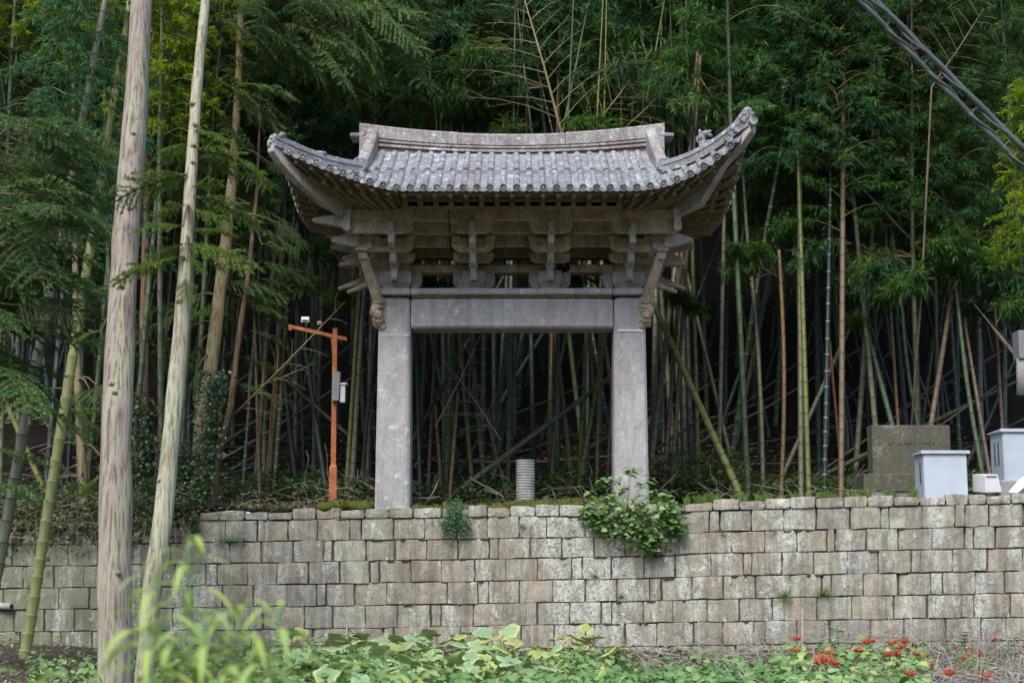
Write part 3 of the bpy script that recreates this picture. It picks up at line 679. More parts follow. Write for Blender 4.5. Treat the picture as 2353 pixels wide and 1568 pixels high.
# tile rolls
def roll(pts, r, disc=True, segs=3, name='tile_roll'):
    # half-round roll along pts (from eave upward), stepped where the tiles lap
    m = MB(); pts = [Vector(p) for p in pts]; L = [0]
    for a, b in zip(pts[:-1], pts[1:]): L.append(L[-1] + (b - a).length)
    tot = L[-1]
    def at(d):
        for i in range(len(L) - 1):
            if d <= L[i + 1] or i == len(L) - 2:
                k = (d - L[i]) / max(L[i + 1] - L[i], 1e-6); return pts[i].lerp(pts[i + 1], k), (pts[i + 1] - pts[i]).normalized()
    nseg = max(1, int(round(tot / segs))); rings = []; N = 7
    for k in range(nseg):
        for e, rr in ((0.0, 1.06), (1.0, .94)):
            p, d = at(tot * (k + e * .999) / nseg); sx = d.cross(Vector((0, 0, 1))).normalized(); up = sx.cross(d); rr *= r * random.uniform(.97, 1.03)
            rings.append([p + sx * math.cos(a) * rr + up * math.sin(a) * rr - up * .012 for a in [math.pi * q / (N - 1) for q in range(N)]])
    m.loft(rings)
    if disc:
        p, d = at(0); sx = d.cross(Vector((0, 0, 1))).normalized(); up = sx.cross(d); c = p - d * .012
        def cr(rad, off): return [c + d * off + (sx * math.cos(a) + up * math.sin(a)) * rad for a in [2 * math.pi * q / 12 for q in range(12)]]
        m.loft([cr(r * 1.12, .03), cr(r * 1.12, -.008), cr(r * .85, -.008), cr(r * .82, .004)], caps=False); m.loft([cr(r * .82, .004), cr(r * .45, .004), cr(r * .40, -.006), cr(r * .05, -.006)], caps=True)
    return gp(m, name, 'roof', bevel=0)
TSP = .168; RR = .044
for sd in (-1, 1):
    if sd > 0: continue
    n = int(2.9 / TSP)
    for i in range(-n, n + 1):
        x = (i + .35) * TSP
        if abs(x) > 2.90: continue
        tmax = 1.0 if abs(x) < GFt.x else .92
        lean = 0.0
        pts = []
        for t in np.linspace(-.01, tmax, 6):
            y, z = skirt_front(x, t); pts.append((x, YC + sd * y, z + .008))
        if (Vector(pts[0]) - Vector(pts[-1])).length < .1: continue
        roll(pts, RR, True, .13)
        if abs(x) < 1.86:
            st = random.choice([0.0, 0.0, .0, .12])
            roll([(x, YC + sd * upper(x, t)[0], upper(x, t)[1] + .004) for t in np.linspace(0.0, .98, 4)], RR * 1.0, False, .42 if x > -.3 else .25, 'ridge_tile_roll')
for s in (-1, 1):
    CS[0] = s
    for i in range(-11, 11):
        y = (i + .5) * TSP
        if abs(y) > 1.79: continue
        pts = [(s * skirt_side(y, t)[0], YC + y, skirt_side(y, t)[1] + .008) for t in np.linspace(-.01, .94, 5)]
        roll(pts, RR, True, .13, 'tile_roll')
# drip tiles between the rolls
m0 = MB()
for i in range(-17, 18):
    x = (i + .85) * TSP
    if abs(x) > 2.88: continue
    y, z = e_front(x); m = MB(); z2 = e_front(x + .03)[1] - z
    m.prism([(x - .055, z + .005 - z2), (x + .055, z + .005 + z2), (x + .05, z - .03 + z2), (x + .02, z - .05), (x - .02, z - .05), (x - .05, z - .03 - z2)], 'y', YC - y - .018, YC - y + .03)
    gp(m, 'drip_tile', 'roof', bevel=.004)
# soffit slabs, flying rafters and round rafters
FR = Vector((2.17, .86))
def soff(x, t, off=0.0):    # point under the front eave: t=0 outer, 1 at the bracket frame
    ey, ez = e_front(x); ix = x if abs(x) < 1.45 else math.copysign(1.45 + (abs(x) - 1.45) * (FR.x - 1.45) / (2.98 - 1.45), x)
    z1 = zin + .075; x2 = x + (ix - x) * t; y2 = (ey - .035) + (FR.y - ey + .035) * t
    return x2, y2, (ez - .05) + (z1 - ez + .05) * t ** .9 - .02 * math.sin(math.pi * t) - off
def soff_s(y, t, off=0.0):
    ex, ez = e_side(y); iy = math.copysign(abs(y) * FR.y / 1.87, y)
    z1 = zin + .075; return (ex - .035) + (FR.x - ex + .035) * t, y + (iy - y) * t, (ez - .05) + (z1 - ez + .05) * t ** .9 - .02 * math.sin(math.pi * t) - off
def soffit_slab(fn, us, t0, t1, off, th, conv, name='soffit_slab'):
    m = MB(); ts = np.linspace(t0, t1, 6); nu = len(us); vs = []
    for dz in (0, th):
        for t in ts:
            for u in us: p = fn(u, t, off); q = conv(*p); vs.append((q[0], q[1], q[2] + dz))
    nt = len(ts); o = nu * nt; fs = []
    for j in range(nt - 1):
        for i in range(nu - 1):
            a = j * nu + i; fs += [(a, a + 1, a + nu + 1, a + nu), (o + a, o + a + nu, o + a + nu + 1, o + a + 1)]
    for i in range(nu - 1): fs += [(i, o + i, o + i + 1, i + 1), ((nt - 1) * nu + i, (nt - 1) * nu + i + 1, o + (nt - 1) * nu + i + 1, o + (nt - 1) * nu + i)]
    for j in range(nt - 1): fs += [(j * nu, (j + 1) * nu, o + (j + 1) * nu, o + j * nu), (j * nu + nu - 1, o + j * nu + nu - 1, o + (j + 1) * nu + nu - 1, (j + 1) * nu + nu - 1)]
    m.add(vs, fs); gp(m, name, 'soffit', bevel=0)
def rafter(fn, u, t0, t1, off0, conv, rad, square):
    a = Vector(conv(*fn(u, t0, off0))); b = Vector(conv(*fn(u, t1, off0))); mid = Vector(conv(*fn(u, (t0 + t1) / 2, off0))); m = MB()
    if square:
        m.bar(a, b, rad * 2, rad * 1.5)
    else: m.tube([a - Vector((0, 0, rad * .6)), mid - Vector((0, 0, rad * .6)), b - Vector((0, 0, rad * .6))], rad, 10)
    gp(m, 'flying_rafter' if square else 'round_rafter', 'soffit', bevel=0 if not square else .004, smooth=False)
for sd in (-1, 1):
    cf = lambda x, y, z: (x, YC + sd * y, z)
    for a, b in ((-2.93, -1.437), (-1.425, 1.425), (1.437, 2.93)):
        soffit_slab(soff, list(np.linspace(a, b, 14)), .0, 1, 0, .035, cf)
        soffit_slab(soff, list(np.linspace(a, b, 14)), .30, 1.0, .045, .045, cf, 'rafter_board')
    n = 15
    for i in range(-n, n + 1):
        x = (i + .02) * .196
        if abs(x) > 2.86: continue
        rafter(soff, x, .015, .32, 0.0, cf, .030, True)
        if abs(x) < 2.75: rafter(soff, x, .24, .60 if abs(x) < 1.45 else .98, .055, cf, .036, False)
    for a, b in ((-2.1, -1.437), (-1.425, 1.425), (1.437, 2.1)):
        m = MB(); m.prism([(YC + sd * .97, zin + .02), (YC + sd * 1.36, ZE - .135), (YC + sd * 1.30, ZE - .17), (YC + sd * .97, zin - .02)], 'x', a, b)
        if abs(a + b) < .1: gp(m, 'soffit_step', 'soffit', bevel=0)
for s in (-1, 1):
    CS[0] = s; TIP = TIPS[s]
    cs = lambda x, y, z: (s * x, YC + y, z)
    soffit_slab(soff_s, list(np.linspace(-1.83, 1.83, 22)), .0, 1, 0, .035, cs)
    soffit_slab(soff_s, list(np.linspace(-1.83, 1.83, 22)), .36, 1, .045, .045, cs, 'rafter_board')
    for i in range(-9, 10):
        y = i * .196
        rafter(soff_s, y, .012, .38, 0.0, cs, .040, False); rafter(soff_s, y, .30, .98, .05, cs, .038, False)
    # corner beams
    for sd in (-1, 1):
        m = MB(); pts = [Vector((2.10, .80, zin + .05)), Vector((2.45, 1.22, zin + .15)), Vector((2.72, 1.57, TIP.z - .27)), Vector((2.93, 1.80, TIP.z - .08)), Vector((3.03, 1.91, TIP.z + .02))]
        hs = [.20, .20, .17, .15, .11]; rings = []
        nrm = Vector((1, -.97, 0)).normalized() * .062
        for p, h in zip(pts, hs):
            rings.append([(s * (p.x - nrm.x), YC + sd * (p.y - nrm.y), p.z), (s * (p.x + nrm.x), YC + sd * (p.y + nrm.y), p.z), (s * (p.x + nrm.x), YC + sd * (p.y + nrm.y), p.z - h), (s * (p.x - nrm.x), YC + sd * (p.y - nrm.y), p.z - h)])
        m.loft(rings); gp(m, 'corner_beam', 'gatewarm', bevel=.01)
        m = MB(); m.bar((s * 2.12, YC + sd * .82, zin + .06), (s * 2.50, YC + sd * 1.26, zin + .12), .12, .10, .08); gp(m, 'lower_corner_beam', 'bracket')
        # hip ridge
        m = MB(); rings = []
        for t in np.linspace(-.02, 1.03, 16):
            p = hip(min(max(t, 0), 1)); 
            if t > 1: p = p + (TIP - GFt) * (t - 1)
            w = .075; h = .135 + (.05 * max(0, t - .55) if s * 1 > 0 else 0); n2 = Vector((.86, -1.0, 0)).normalized() * w
            q = [(p - n2, -.03), (p - n2, h * .45), (p - n2 * 1.15, h * .47), (p - n2 * 1.15, h * .55), (p - n2 * .9, h * .57), (p - n2 * .75, h), (p + n2 * .75, h), (p + n2 * .9, h * .57), (p + n2 * 1.15, h * .55), (p + n2 * 1.15, h * .47), (p + n2, h * .45), (p + n2, -.03)]
            rings.append([(s * a.x, YC + sd * a.y, a.z + dz) for a, dz in q])
        m.loft(rings); hr = gp(m, 'hip_ridge', 'roof', bevel=0)
        if sd < 0:
            if s > 0:
                m = MB()    # raised tail of the hip with round tile faces
                q = [Vector((2.72, 1.55, TIP.z - .16)), Vector((2.86, 1.72, TIP.z - .05)), Vector((2.93, 1.81, TIP.z + .05)), Vector((2.98, 1.85, TIP.z + .14)), Vector((3.0, 1.87, TIP.z + .19))]
                m.tube([(s * p.x, YC - p.y, p.z + .06) for p in q], [.07, .085, .08, .06, .03], 9)
                m.blob((2.965, YC - 1.86, TIP.z + .20), (.05, .05, .05), 10, .5, 15); m.blob((3.02, YC - 1.88, TIP.z + .14), (.04, .04, .045), 10, .5, 15)
                gp(m, 'ridge_tail', 'roof', hr, 0)
                for px, pz in ((2.92, .09), (2.84, -.03), (2.74, -.13), (3.02, .03)):
                    m = MB(); c = Vector((px, YC - 1.74 - (px - 2.7) * .7, TIP.z + pz))
                    def cr(rad, off): return [c + Vector((math.cos(a) * rad, off, math.sin(a) * rad)) for a in [2 * math.pi * q_ / 12 for q_ in range(12)]]
                    m.loft([cr(.052, .05), cr(.052, -.05), cr(.04, -.05), cr(.038, -.042)]); gp(m, 'round_tile_end', 'roof', hr, 0)
                # little guardian beast
                b = hip(.50); bx, by, bz = b.x, YC - b.y, b.z + .125
                m = MB(); m.blob((bx + .01, by, bz + .05), (.065, .045, .06), 12, .35, 14); m.blob((bx - .02, by - .005, bz + .13), (.05, .042, .06), 12, .3, 14)
                m.blob((bx + .025, by - .015, bz + .175), (.06, .045, .045), 12, .35, 16); m.blob((bx + .085, by - .02, bz + .15), (.035, .03, .025), 10, .3, 16)
                m.blob((bx - .045, by + .01, bz + .21), (.02, .018, .035), 8, .3, 16); m.blob((bx + .08, by + .01, bz + .215), (.03, .018, .02), 8, .3, 16)
                m.tube([(bx + .06, by, bz + .10), (bx + .075, by, bz + .05), (bx + .06, by, bz)], [.018, .02, .02], 7); m.tube([(bx - .04, by, bz + .08), (bx - .045, by, bz + .03), (bx - .03, by, bz)], [.02, .02, .022], 7)
                m.tube([(bx - .06, by, bz + .05), (bx - .085, by, bz + .10), (bx - .07, by, bz + .15)], [.015, .018, .012], 7)
                gp(m, 'guardian_beast', 'roof', hr, 0, True)
            else:
                m = MB()
                for k in range(26):
                    t = random.uniform(.72, 1.03); p = hip(min(t, 1)); m.blob((s * (p.x + random.uniform(-.02, .05)), YC - p.y - random.uniform(0, .06), p.z + random.uniform(.02, .12)), (random.uniform(.02, .05), .035, random.uniform(.015, .04)), 9, .9, 19)
                p = hip(1); m.blob((s * (p.x + .05), YC - p.y, p.z + .02), (.05, .05, .09), 9, .5, 19); m.blob((s * (p.x - .08), YC - p.y, p.z + .13), (.06, .04, .04), 9, .9, 19)
                gp(m, 'broken_ridge_end', 'roof', hr, 0, True)
                m = MB(); b = hip(.52); m.blob((s * b.x, YC - b.y, b.z + .13), (.12, .05, .035), 10, .4, 15); gp(m, 'ridge_stub', 'roof', hr, 0, True)
# main ridge
def rz(x): return .135 * (abs(x) / 2.1) ** 2.0
ZRT = GZ(312, 0)
def ridge_strip(x0, x1, lo, hi, hw, name, mat='ridge', lift0=1.0, lift1=1.0, top_round=0.0):
    m = MB(); rings = []
    for x in np.linspace(x0, x1, 11):
        a, b = lo + rz(x) * lift0, hi + rz(x) * lift1
        r = [(x, YC - hw, a), (x, YC - hw, b - top_round), (x, YC - hw + top_round, b), (x, YC + hw - top_round, b), (x, YC + hw, b - top_round), (x, YC + hw, a)] if top_round else [(x, YC - hw, a), (x, YC - hw, b), (x, YC + hw, b), (x, YC + hw, a)]
        rings.append(r)
    m.loft(rings); gp(m, name, mat, bevel=.004)
H0 = ZRT - ZRB
for a, b in ((-2.0, -.845), (-.838, .80), (.807, 2.0)):
    ridge_strip(a + .0, b, ZRB - .05, ZRT - .16 * 1, .085, 'ridge_core', 'soffit', 0.0, 1.0)
    ridge_strip(a, b, ZRB + .01, ZRB + .045, .125, 'ridge_moulding', 'ridge', .85, .85)
    ridge_strip(a, b, ZRB + .065, ZRB + .095, .12, 'ridge_moulding', 'ridge', .95, .95)
for a, b in ((-2.12, -.76), (-.755, .74), (.745, 2.12)):
    ridge_strip(a, b, ZRB + .112, ZRT + random.uniform(0, .012), .105, 'ridge_cap', 'ridge', 1.0, 1.12, .02)
for s in (-1, 1):
    m = MB(); z = ZRB + .09 + rz(2.1); m.box(min(s * 2.02, s * 2.24), max(s * 2.02, s * 2.24), YC - .17, YC + .17, z, z + .05); gp(m, 'ridge_end_slab', 'roof', bevel=.008)
    # gable wall end
    for k, (xo, zlo, zhi, hy) in enumerate(((2.13, GFt.z - .02, GFt.z + .16, .80), (2.11, GFt.z + .165, GFt.z + .30, .55), (2.09, GFt.z + .305, z - .05, .34), (2.05, z - .045, z - .003, .2))):
        m = MB(); m.box(min(s * 1.96, s * xo), max(s * 1.96, s * xo), YC - hy, YC + hy, zlo, zhi); gp(m, 'gable_stone', 'roof' if k != 2 else 'ridge', bevel=.012)
    for sd in (-1, 1):
        m = MB(); rings = []
        for t, dx in ((0, 0), (.25, .0), (.5, -.005), (.75, .0), (1.0, .0)):
            y = .06 + (.98 - .06) * t; zt_ = (ZRT + rz(1.95) + .01) * (1 - t) + (GFt.z + .17) * t - .07 * math.sin(math.pi * t); zl = upper(1.9, 1 - t)[1] - .03
            x = s * (1.93 + .07 * t); w = .075
            rings.append([(x - w, YC + sd * y, zl), (x - w, YC + sd * y, zt_ - .03), (x - w * .6, YC + sd * y, zt_), (x + w * .6, YC + sd * y, zt_), (x + w, YC + sd * y, zt_ - .03), (x + w, YC + sd * y, zl)])
        m.loft(rings); vr = gp(m, 'gable_ridge', 'ridge' , bevel=.005)
        m = MB(); c = Vector((s * 2.0, YC + sd * 1.0, GFt.z + .085))
        def cr(rad, off): return [c + Vector((math.cos(a) * rad, sd * off, math.sin(a) * rad * .95)) for a in [2 * math.pi * q_ / 14 for q_ in range(14)]]
        m.loft([cr(.105, -.05), cr(.11, .03), cr(.095, .045), cr(.075, .045), cr(.07, .036)]); gp(m, 'round_end_tile', 'roof', vr, 0)

# ------------------------------------------------------------------ bamboo culms
def culm_mesh(name, pts, radii, mats, inter=.22, n=8, skip_below=None):
    m = MB(); pts = [Vector(p) for p in pts]; L = [0]
    for a, b in zip(pts[:-1], pts[1:]): L.append(L[-1] + (b - a).length)
    def at(d):
        for i in range(len(L) - 1):
            if d <= L[i + 1] or i == len(L) - 2:
                k = (d - L[i]) / max(L[i + 1] - L[i], 1e-6); return pts[i].lerp(pts[i + 1], k), radii[i] + (radii[i + 1] - radii[i]) * k
    d = 0; ps = []; rs = []; ms = []
    while d < L[-1]:
        step = inter * (1 + .35 * min(1, d / 4)) * random.uniform(.9, 1.1); p0, r0 = at(d); dn = min(d + step, L[-1]); 
        dirv = (at(min(d + .01, L[-1]))[0] - at(max(d - .01, 0))[0]).normalized()
        ps += [p0, p0 + dirv * .014, p0 + dirv * .022]; rs += [r0 * 1.12, r0 * 1.10, r0 * .98]; ms += [1, 0, 0]
        d = dn
    p0, r0 = at(L[-1]); ps.append(p0); rs.append(r0); ms.append(0)
    b = len(m.f); m.tube(ps, rs, n)
    for i in range(len(ps) - 1):
        if ms[i]:
            for j in range(n): m.m[b + i * n + j] = 1
    return m.mesh(name, mats, True)
CULMS = {}
def culm(label, bx, by, tx, ty, w, kind, Y, dY=0.0, node='node', ztop=None, cut=False, group=None, leafy=None, bow=0.0, w2=None):
    if not cut and 640 < tx < 1720 and w != 16: Y = max(Y, 21.4)      # stand clear of the rear eaves
    a = PT(bx, by, Y); b = PT(tx, ty, Y + dY); d = (b - a); w2 = w2 or w * .85
    r0 = w / FPX * Y / 2; r1 = w2 / FPX * (Y + dY) / 2
    a0 = a - d.normalized() * .5 if not cut == 'both' else a
    pts = []; rad = []
    tot = d.length
    full = tot if cut else max(tot, ((ztop or 11.0) - a.z) / max(d.normalized().z, .3))
    nrm = Vector((1, 0, 0)); N = 14
    for i in range(N + 1):
        t = i / N; dist = -(.5 if cut != 'both' else 0) + (full + .5) * t; k = dist / tot
        p = a + d.normalized() * dist + nrm * bow * math.sin(math.pi * min(max(k, 0), 1))
        pts.append(p); rr = r0 + (r1 - r0) * min(k, 1); rr *= 1 if k <= 1 else max(.25, 1 - (dist - tot) / (full - tot + .1) * .7); rad.append(max(rr, .006))
    e = thing('bamboo', label, 'bamboo', tuple(a), group)
    me = culm_mesh('culm', [p - a for p in pts], rad, [CM[kind], M[node]], .20 if w > 8 else .17)
    obj('culm', me, e); CULMS[label] = (e, a, pts, rad); return e
DEEP = 'bamboo culms standing in the dark grove'
prom = [
 # label, bottom x,y, top x,y, width, kind, depth, dY, extras
 ('thick weathered grey-green bamboo crossing the far left edge in front of the wall', -42, 1500, 92, 790, 27, 'o', 16.2, .3, dict(ztop=12, w2=24)),
 ('smooth yellow-green bamboo with pale rings leaning in front of the green wall', 55, 1515, 186, 700, 26, 'Y', 17.2, .3, dict(node='nodew', ztop=12, w2=22)),
 ('short yellow bamboo leaning left above the overgrown left wall', 118, 1165, 40, 985, 14, 'y', 20.5, 0, {}),
 ('green bamboo behind the overgrown left wall, slightly leaning right', 150, 1160, 108, 880, 13, 'd', 21, 0, {}),
 ('thin brown bare bamboo with side twigs between the leaning fir and the orange lamp post', 597, 1165, 580, 560, 8, 't', 20.6, .5, {}),
 ('bright green straight bamboo just left of the orange lamp arm', 628, 1150, 672, 520, 10, 'g', 20.8, .4, dict(node='nodew')),
 ('grey-green bamboo leaning left and crossing behind the orange lamp arm', 752, 1150, 692, 740, 12, 'd', 20.9, .6, {}),
 ('dark bluish bamboo between the bright green one and the lamp post', 684, 1150, 655, 880, 12, 'd', 22, .3, {}),
 ('slender green bamboo with pale nodes right of the ivy-clad trunk', 554, 1170, 578, 850, 8, 'g', 21, .2, dict(node='nodew')),
 ('yellow-green bamboo immediately right of the orange lamp post', 794, 1140, 824, 680, 10, 'y', 20.4, .4, {}),
 ('thick grey-green bamboo between lamp post and left stone column', 806, 1145, 832, 720, 13, 'o', 20.3, .4, {}),
 ('grey bamboo leaning right just outside the left stone column', 828, 1130, 862, 760, 9, 'w', 22, .3, {}),
 ('pale broken bamboo pole lying slantwise behind the lamp post', 812, 1010, 655, 872, 9, 'w', 21.6, -.2, dict(cut='both')),
 ('green bamboo nearest the left column inside the gate opening', 965, 1110, 956, 740, 10, 'd', 21, .2, {}),
 ('brown dead bamboo second from the left column inside the gate', 985, 1085, 1002, 740, 8, 't', 21.6, .2, {}),
 ('short rusty dead bamboo stump-like culm low in the left of the gate opening', 1010, 1070, 1000, 930, 8, 'r', 21.3, 0, dict(cut=True)),
 ('thick green bamboo left of centre in the gate opening', 1022, 1145, 1041, 740, 13, 'g', 20.3, .3, {}),
 ('thin reddish brown dead bamboo hugging the thick green one in the gate', 1032, 1150, 1052, 900, 9, 'r', 20.5, .2, dict(cut=True)),
 ('long dead grey bamboo slanting up to the right through the gate opening', 930, 1045, 1092, 752, 10, 'w', 21.2, .8, {}),
 ('yellow-green bamboo leaning left beneath the lintel', 1088, 1142, 1052, 740, 10, 'y', 20.4, .3, {}),
 ('green bamboo with bright white rings in the gate opening', 1115, 1132, 1082, 780, 12, 'g', 20.6, .3, dict(node='nodew')),
 ('thin brown bamboo leaning left low in the middle of the opening', 1160, 1125, 1100, 880, 7, 't', 21.2, .3, dict(cut=True)),
 ('green bamboo left of the straight grey one at the middle of the gate', 1136, 1060, 1157, 740, 10, 'g', 22, .2, {}),
 ('straight grey-green bamboo at the middle of the gate opening', 1166, 1125, 1172, 740, 10, 'o', 20.7, .2, {}),
 ('green bamboo leaning right at the middle of the gate opening', 1128, 1125, 1205, 740, 12, 'g', 20.9, .5, {}),
 ('long fallen olive bamboo lying diagonally across the gate opening', 1032, 1142, 1408, 862, 13, 'o', 20.8, 1.0, dict(cut='both', w2=11)),
 ('dark bamboo above the corrugated pipe', 1226, 1070, 1219, 740, 12, 'd', 22.5, .3, {}),
 ('brown dead bamboo between the dark culm and the tan leaning one', 1261, 1030, 1268, 740, 7, 'r', 22.5, .3, {}),
 ('thin green bamboo right of the corrugated pipe', 1266, 1130, 1281, 800, 9, 'g', 20.8, .2, {}),
 ('tan dead bamboo leaning left right of the corrugated pipe', 1316, 1130, 1271, 740, 12, 't', 20.6, .4, {}),
 ('olive bamboo in the right half of the gate opening', 1333, 1040, 1348, 740, 10, 'y', 21.5, .3, {}),
 ('bright yellow bamboo leaning right near the right column', 1336, 1080, 1396, 740, 10, 'y', 21, .3, {}),
 ('upright yellow bamboo near the right column inside the gate', 1371, 1080, 1378, 740, 9, 'y', 21.1, .3, {}),
 ('orange dead bamboo almost hidden by the right column', 1397, 1060, 1405, 880, 7, 'r', 21.4, .1, dict(cut=True)),
 ('grey-green bamboo immediately right of the right stone column', 1500, 960, 1507, 640, 13, 'o', 22, .3, {}),
 ('tan bamboo leaning right beside the right column, reddish low down', 1496, 1060, 1550, 620, 13, 't', 20.8, .5, {}),
 ('thick green bamboo leaning strongly left from the foot of the right column side', 1706, 1148, 1512, 722, 16, 'Y', 20.4, 1.1, dict(w2=14, ztop=5.6)),
 ('slim green bamboo leaning left behind the thick leaning one', 1692, 1110, 1603, 735, 10, 'o', 21.4, .8, {}),
 ('upright olive bamboo second from the right column', 1605, 1120, 1591, 590, 11, 'y', 21, .3, {}),
 ('thin green bamboo between two upright culms right of the gate', 1570, 1110, 1558, 680, 9, 'g', 22, .3, {}),
 ('pale straight bamboo under the right roof corner', 1650, 1142, 1664, 470, 11, 'o', 20.5, .5, {}),
 ('olive bamboo right of the pale straight one, leaning slightly left', 1753, 1140, 1716, 540, 10, 'o', 21, .5, dict(bow=.06)),
 ('orange bamboo with its top broken off', 1794, 1140, 1789, 574, 10, 'r', 20.6, .3, dict(cut=True, bow=.06)),
 ('thick olive bamboo, first of the close pair', 1840, 1140, 1836, 290, 13, 'o', 20.6, 1.0, {}),
 ('yellow-green bamboo, second of the close pair', 1858, 1140, 1842, 640, 12, 'y', 20.5, .5, {}),
 ('dark green bamboo with pale rings between the pair and the tall brown one', 1893, 1140, 1902, 700, 11, 'd', 20.9, .3, dict(node='nodew')),
 ('tall straight brown bamboo right of the close pair', 1932, 1142, 1938, 120, 13, 't', 20.4, 1.2, dict(ztop=12)),
 ('long green bamboo leaning left, rising from behind the stone tablet', 2053, 990, 1925, 505, 12, 'g', 21.6, .8, {}),
 ('green bamboo leaning right and crossing the long green one', 1812, 1060, 2062, 508, 10, 'o', 22.2, .8, {}),
 ('thin orange bamboo rising behind the tablet', 2064, 990, 2041, 640, 8, 'r', 22, .3, {}),
 ('green bamboo rising behind the middle of the tablet', 2112, 990, 2072, 700, 9, 'g', 21.8, .3, dict(bow=-.05)),
 ('long brown bamboo leaning right above the tablet', 2136, 990, 2214, 500, 12, 't', 21.2, .8, dict(ztop=8.5)),
 ('green bamboo rising between the white cabinets', 2259, 1100, 2200, 690, 11, 'g', 20.9, .5, dict(bow=-.04)),
 ('tan bamboo close behind the green one between the white cabinets', 2274, 1095, 2221, 770, 9, 't', 21.2, .4, {}),
 ('fallen green bamboo resting slantwise behind the tablet', 1855, 1108, 2330, 878, 11, 'g', 22.0, .6, dict(cut='both')),
 ('tan broken bamboo leaning above the right grey meter box', 2336, 820, 2286, 758, 11, 't', 20.6, .2, dict(cut='both')),
 ('thin tan bamboo near the right edge above the cabinets', 2303, 990, 2290, 780, 8, 't', 22, .2, {}),
 ('brown fallen bamboo leaning down to the right under the canopy', 2330, 800, 1896, 346, 9, 'w', 21.9, -.1, dict(cut='both')),
 ('thin dead brown bamboo crossing low towards the right column', 1905, 780, 1935, 1110, 7, 'r', 21.8, .1, dict(cut='both')),
 ('tall tan dead bamboo pole behind the right end of the roof', 1523, 1140, 1604, 103, 10, 't', 21.45, .1, dict(cut=True, w2=8)),
 ('second tan dead bamboo pole with a broken stub behind the roof end', 1541, 1140, 1609, 126, 9, 't', 21.35, .1, dict(cut=True, w2=7)),
 ('green bamboo with pale top behind the right half of the roof ridge', 1508, 300, 1532, 120, 9, 'o', 23, .3, {}),
 ('dark culm rising behind the ridge right of centre', 1520, 420, 1528, 60, 8, 'd', 24, .3, {}),
]
for p in prom: culm(*p[:9], **p[9])

# deep rows: shared culm meshes
VAR = []
for k in range(8):
    kind = ['d', 'd', 'g', 'd', 'd', 'w', 'd', 'd'][k]; H = 11.0; pts = []; rad = []; bx, by = random.uniform(-.6, .6), random.uniform(-.3, .6)  # mostly dark kinds: the grove's shade is partly put into the culm colour
    for i in range(15):
        t = i / 14; pts.append((bx * t * t + .05 * math.sin(t * 7 + k), by * t * t, -.5 + (H + .5) * t)); rad.append(.048 * (1 - .75 * t ** 1.3))
    VAR.append(culm_mesh('culm', pts, rad, [CM[kind], M['nodew' if k in (2, 4) else 'node']], .21, 7))
def where(px):
    for lim, w_ in ((200, 'at the far left'), (600, 'behind the pale fir trunks'), (850, 'behind the orange lamp post'), (950, 'beside the left column'), (1400, 'seen through or above the gate'), (1700, 'beside the right column'), (1980, 'between the gate and the tablet'), (9999, 'above the tablet and cabinets')):
        if px < lim: return w_
deep_label = 'slender bamboo culm standing in the dark crowded grove behind the gate'
spots = []
tries = 0
while len(spots) < 225 and tries < 8000:
    tries += 1
    y = 21.8 + (rng.random() ** .8) * 16; x = rng.uniform(-.42, .42) * y
    if all((x - a) ** 2 + (y - b) ** 2 > .22 ** 2 for a, b in spots): spots.append((x, y))
for i, (x, y) in enumerate(spots):
    e = thing('bamboo', deep_label, 'bamboo', (x, y, hill_z(x, y)), DEEP, random.uniform(0, 6.28))
    a = random.random(); e.rotation_euler = (R(random.gauss(0, 6)), R(random.gauss(0, 10)), random.uniform(-.4, .4) + (3.14 if a < .5 else 0)); e.scale = (random.uniform(.45, .95),) * 2 + (random.uniform(.85, 1.2),)
    k = random.randrange(8); obj('culm', VAR[k], e)
    ry = e.rotation_euler.y * (1 if a >= .5 else -1); px = x / y * FPX + 1176
    e['label'] = ['dark green', 'bluish dark', 'green', 'dark slender', 'white-ringed dark', 'grey dead', 'dark bare', 'dark thin'][k] + ' bamboo culm ' + ('leaning right' if ry > .06 else 'leaning left' if ry < -.06 else 'standing upright') + (' deep' if y > 29 else '') + ' in the grove ' + where(px)
# fallen dead poles lying on the litter
for i in range(48):
    y = random.uniform(21.3, 28); x = random.uniform(-.38, .38) * y; L = random.uniform(2, 4.5); az = random.choice([1, -1]) * random.uniform(.1, .9)
    b = Vector((x + math.cos(az) * L, y + random.uniform(-.5, 1.2), 0)); a = Vector((x, y, hill_z(x, y) + .05)); b.z = hill_z(b.x, b.y) + random.choice([.05, .3, 1.2, 2.0])
    e = thing('fallen_bamboo', ('dead grey' if i % 3 else 'dead tan') + ' bamboo pole fallen slantwise ' + where(x / y * FPX + 1176), 'bamboo', tuple(a), 'fallen dead poles in the grove')
    obj('culm', culm_mesh('culm', [(0, 0, 0), (b - a) * .5 + Vector((0, 0, -.08)), b - a], random.choice([[.035, .03, .02], [.022, .02, .012]]), [CM['w' if i % 3 else 't'], M['node']], .22, 6), e)

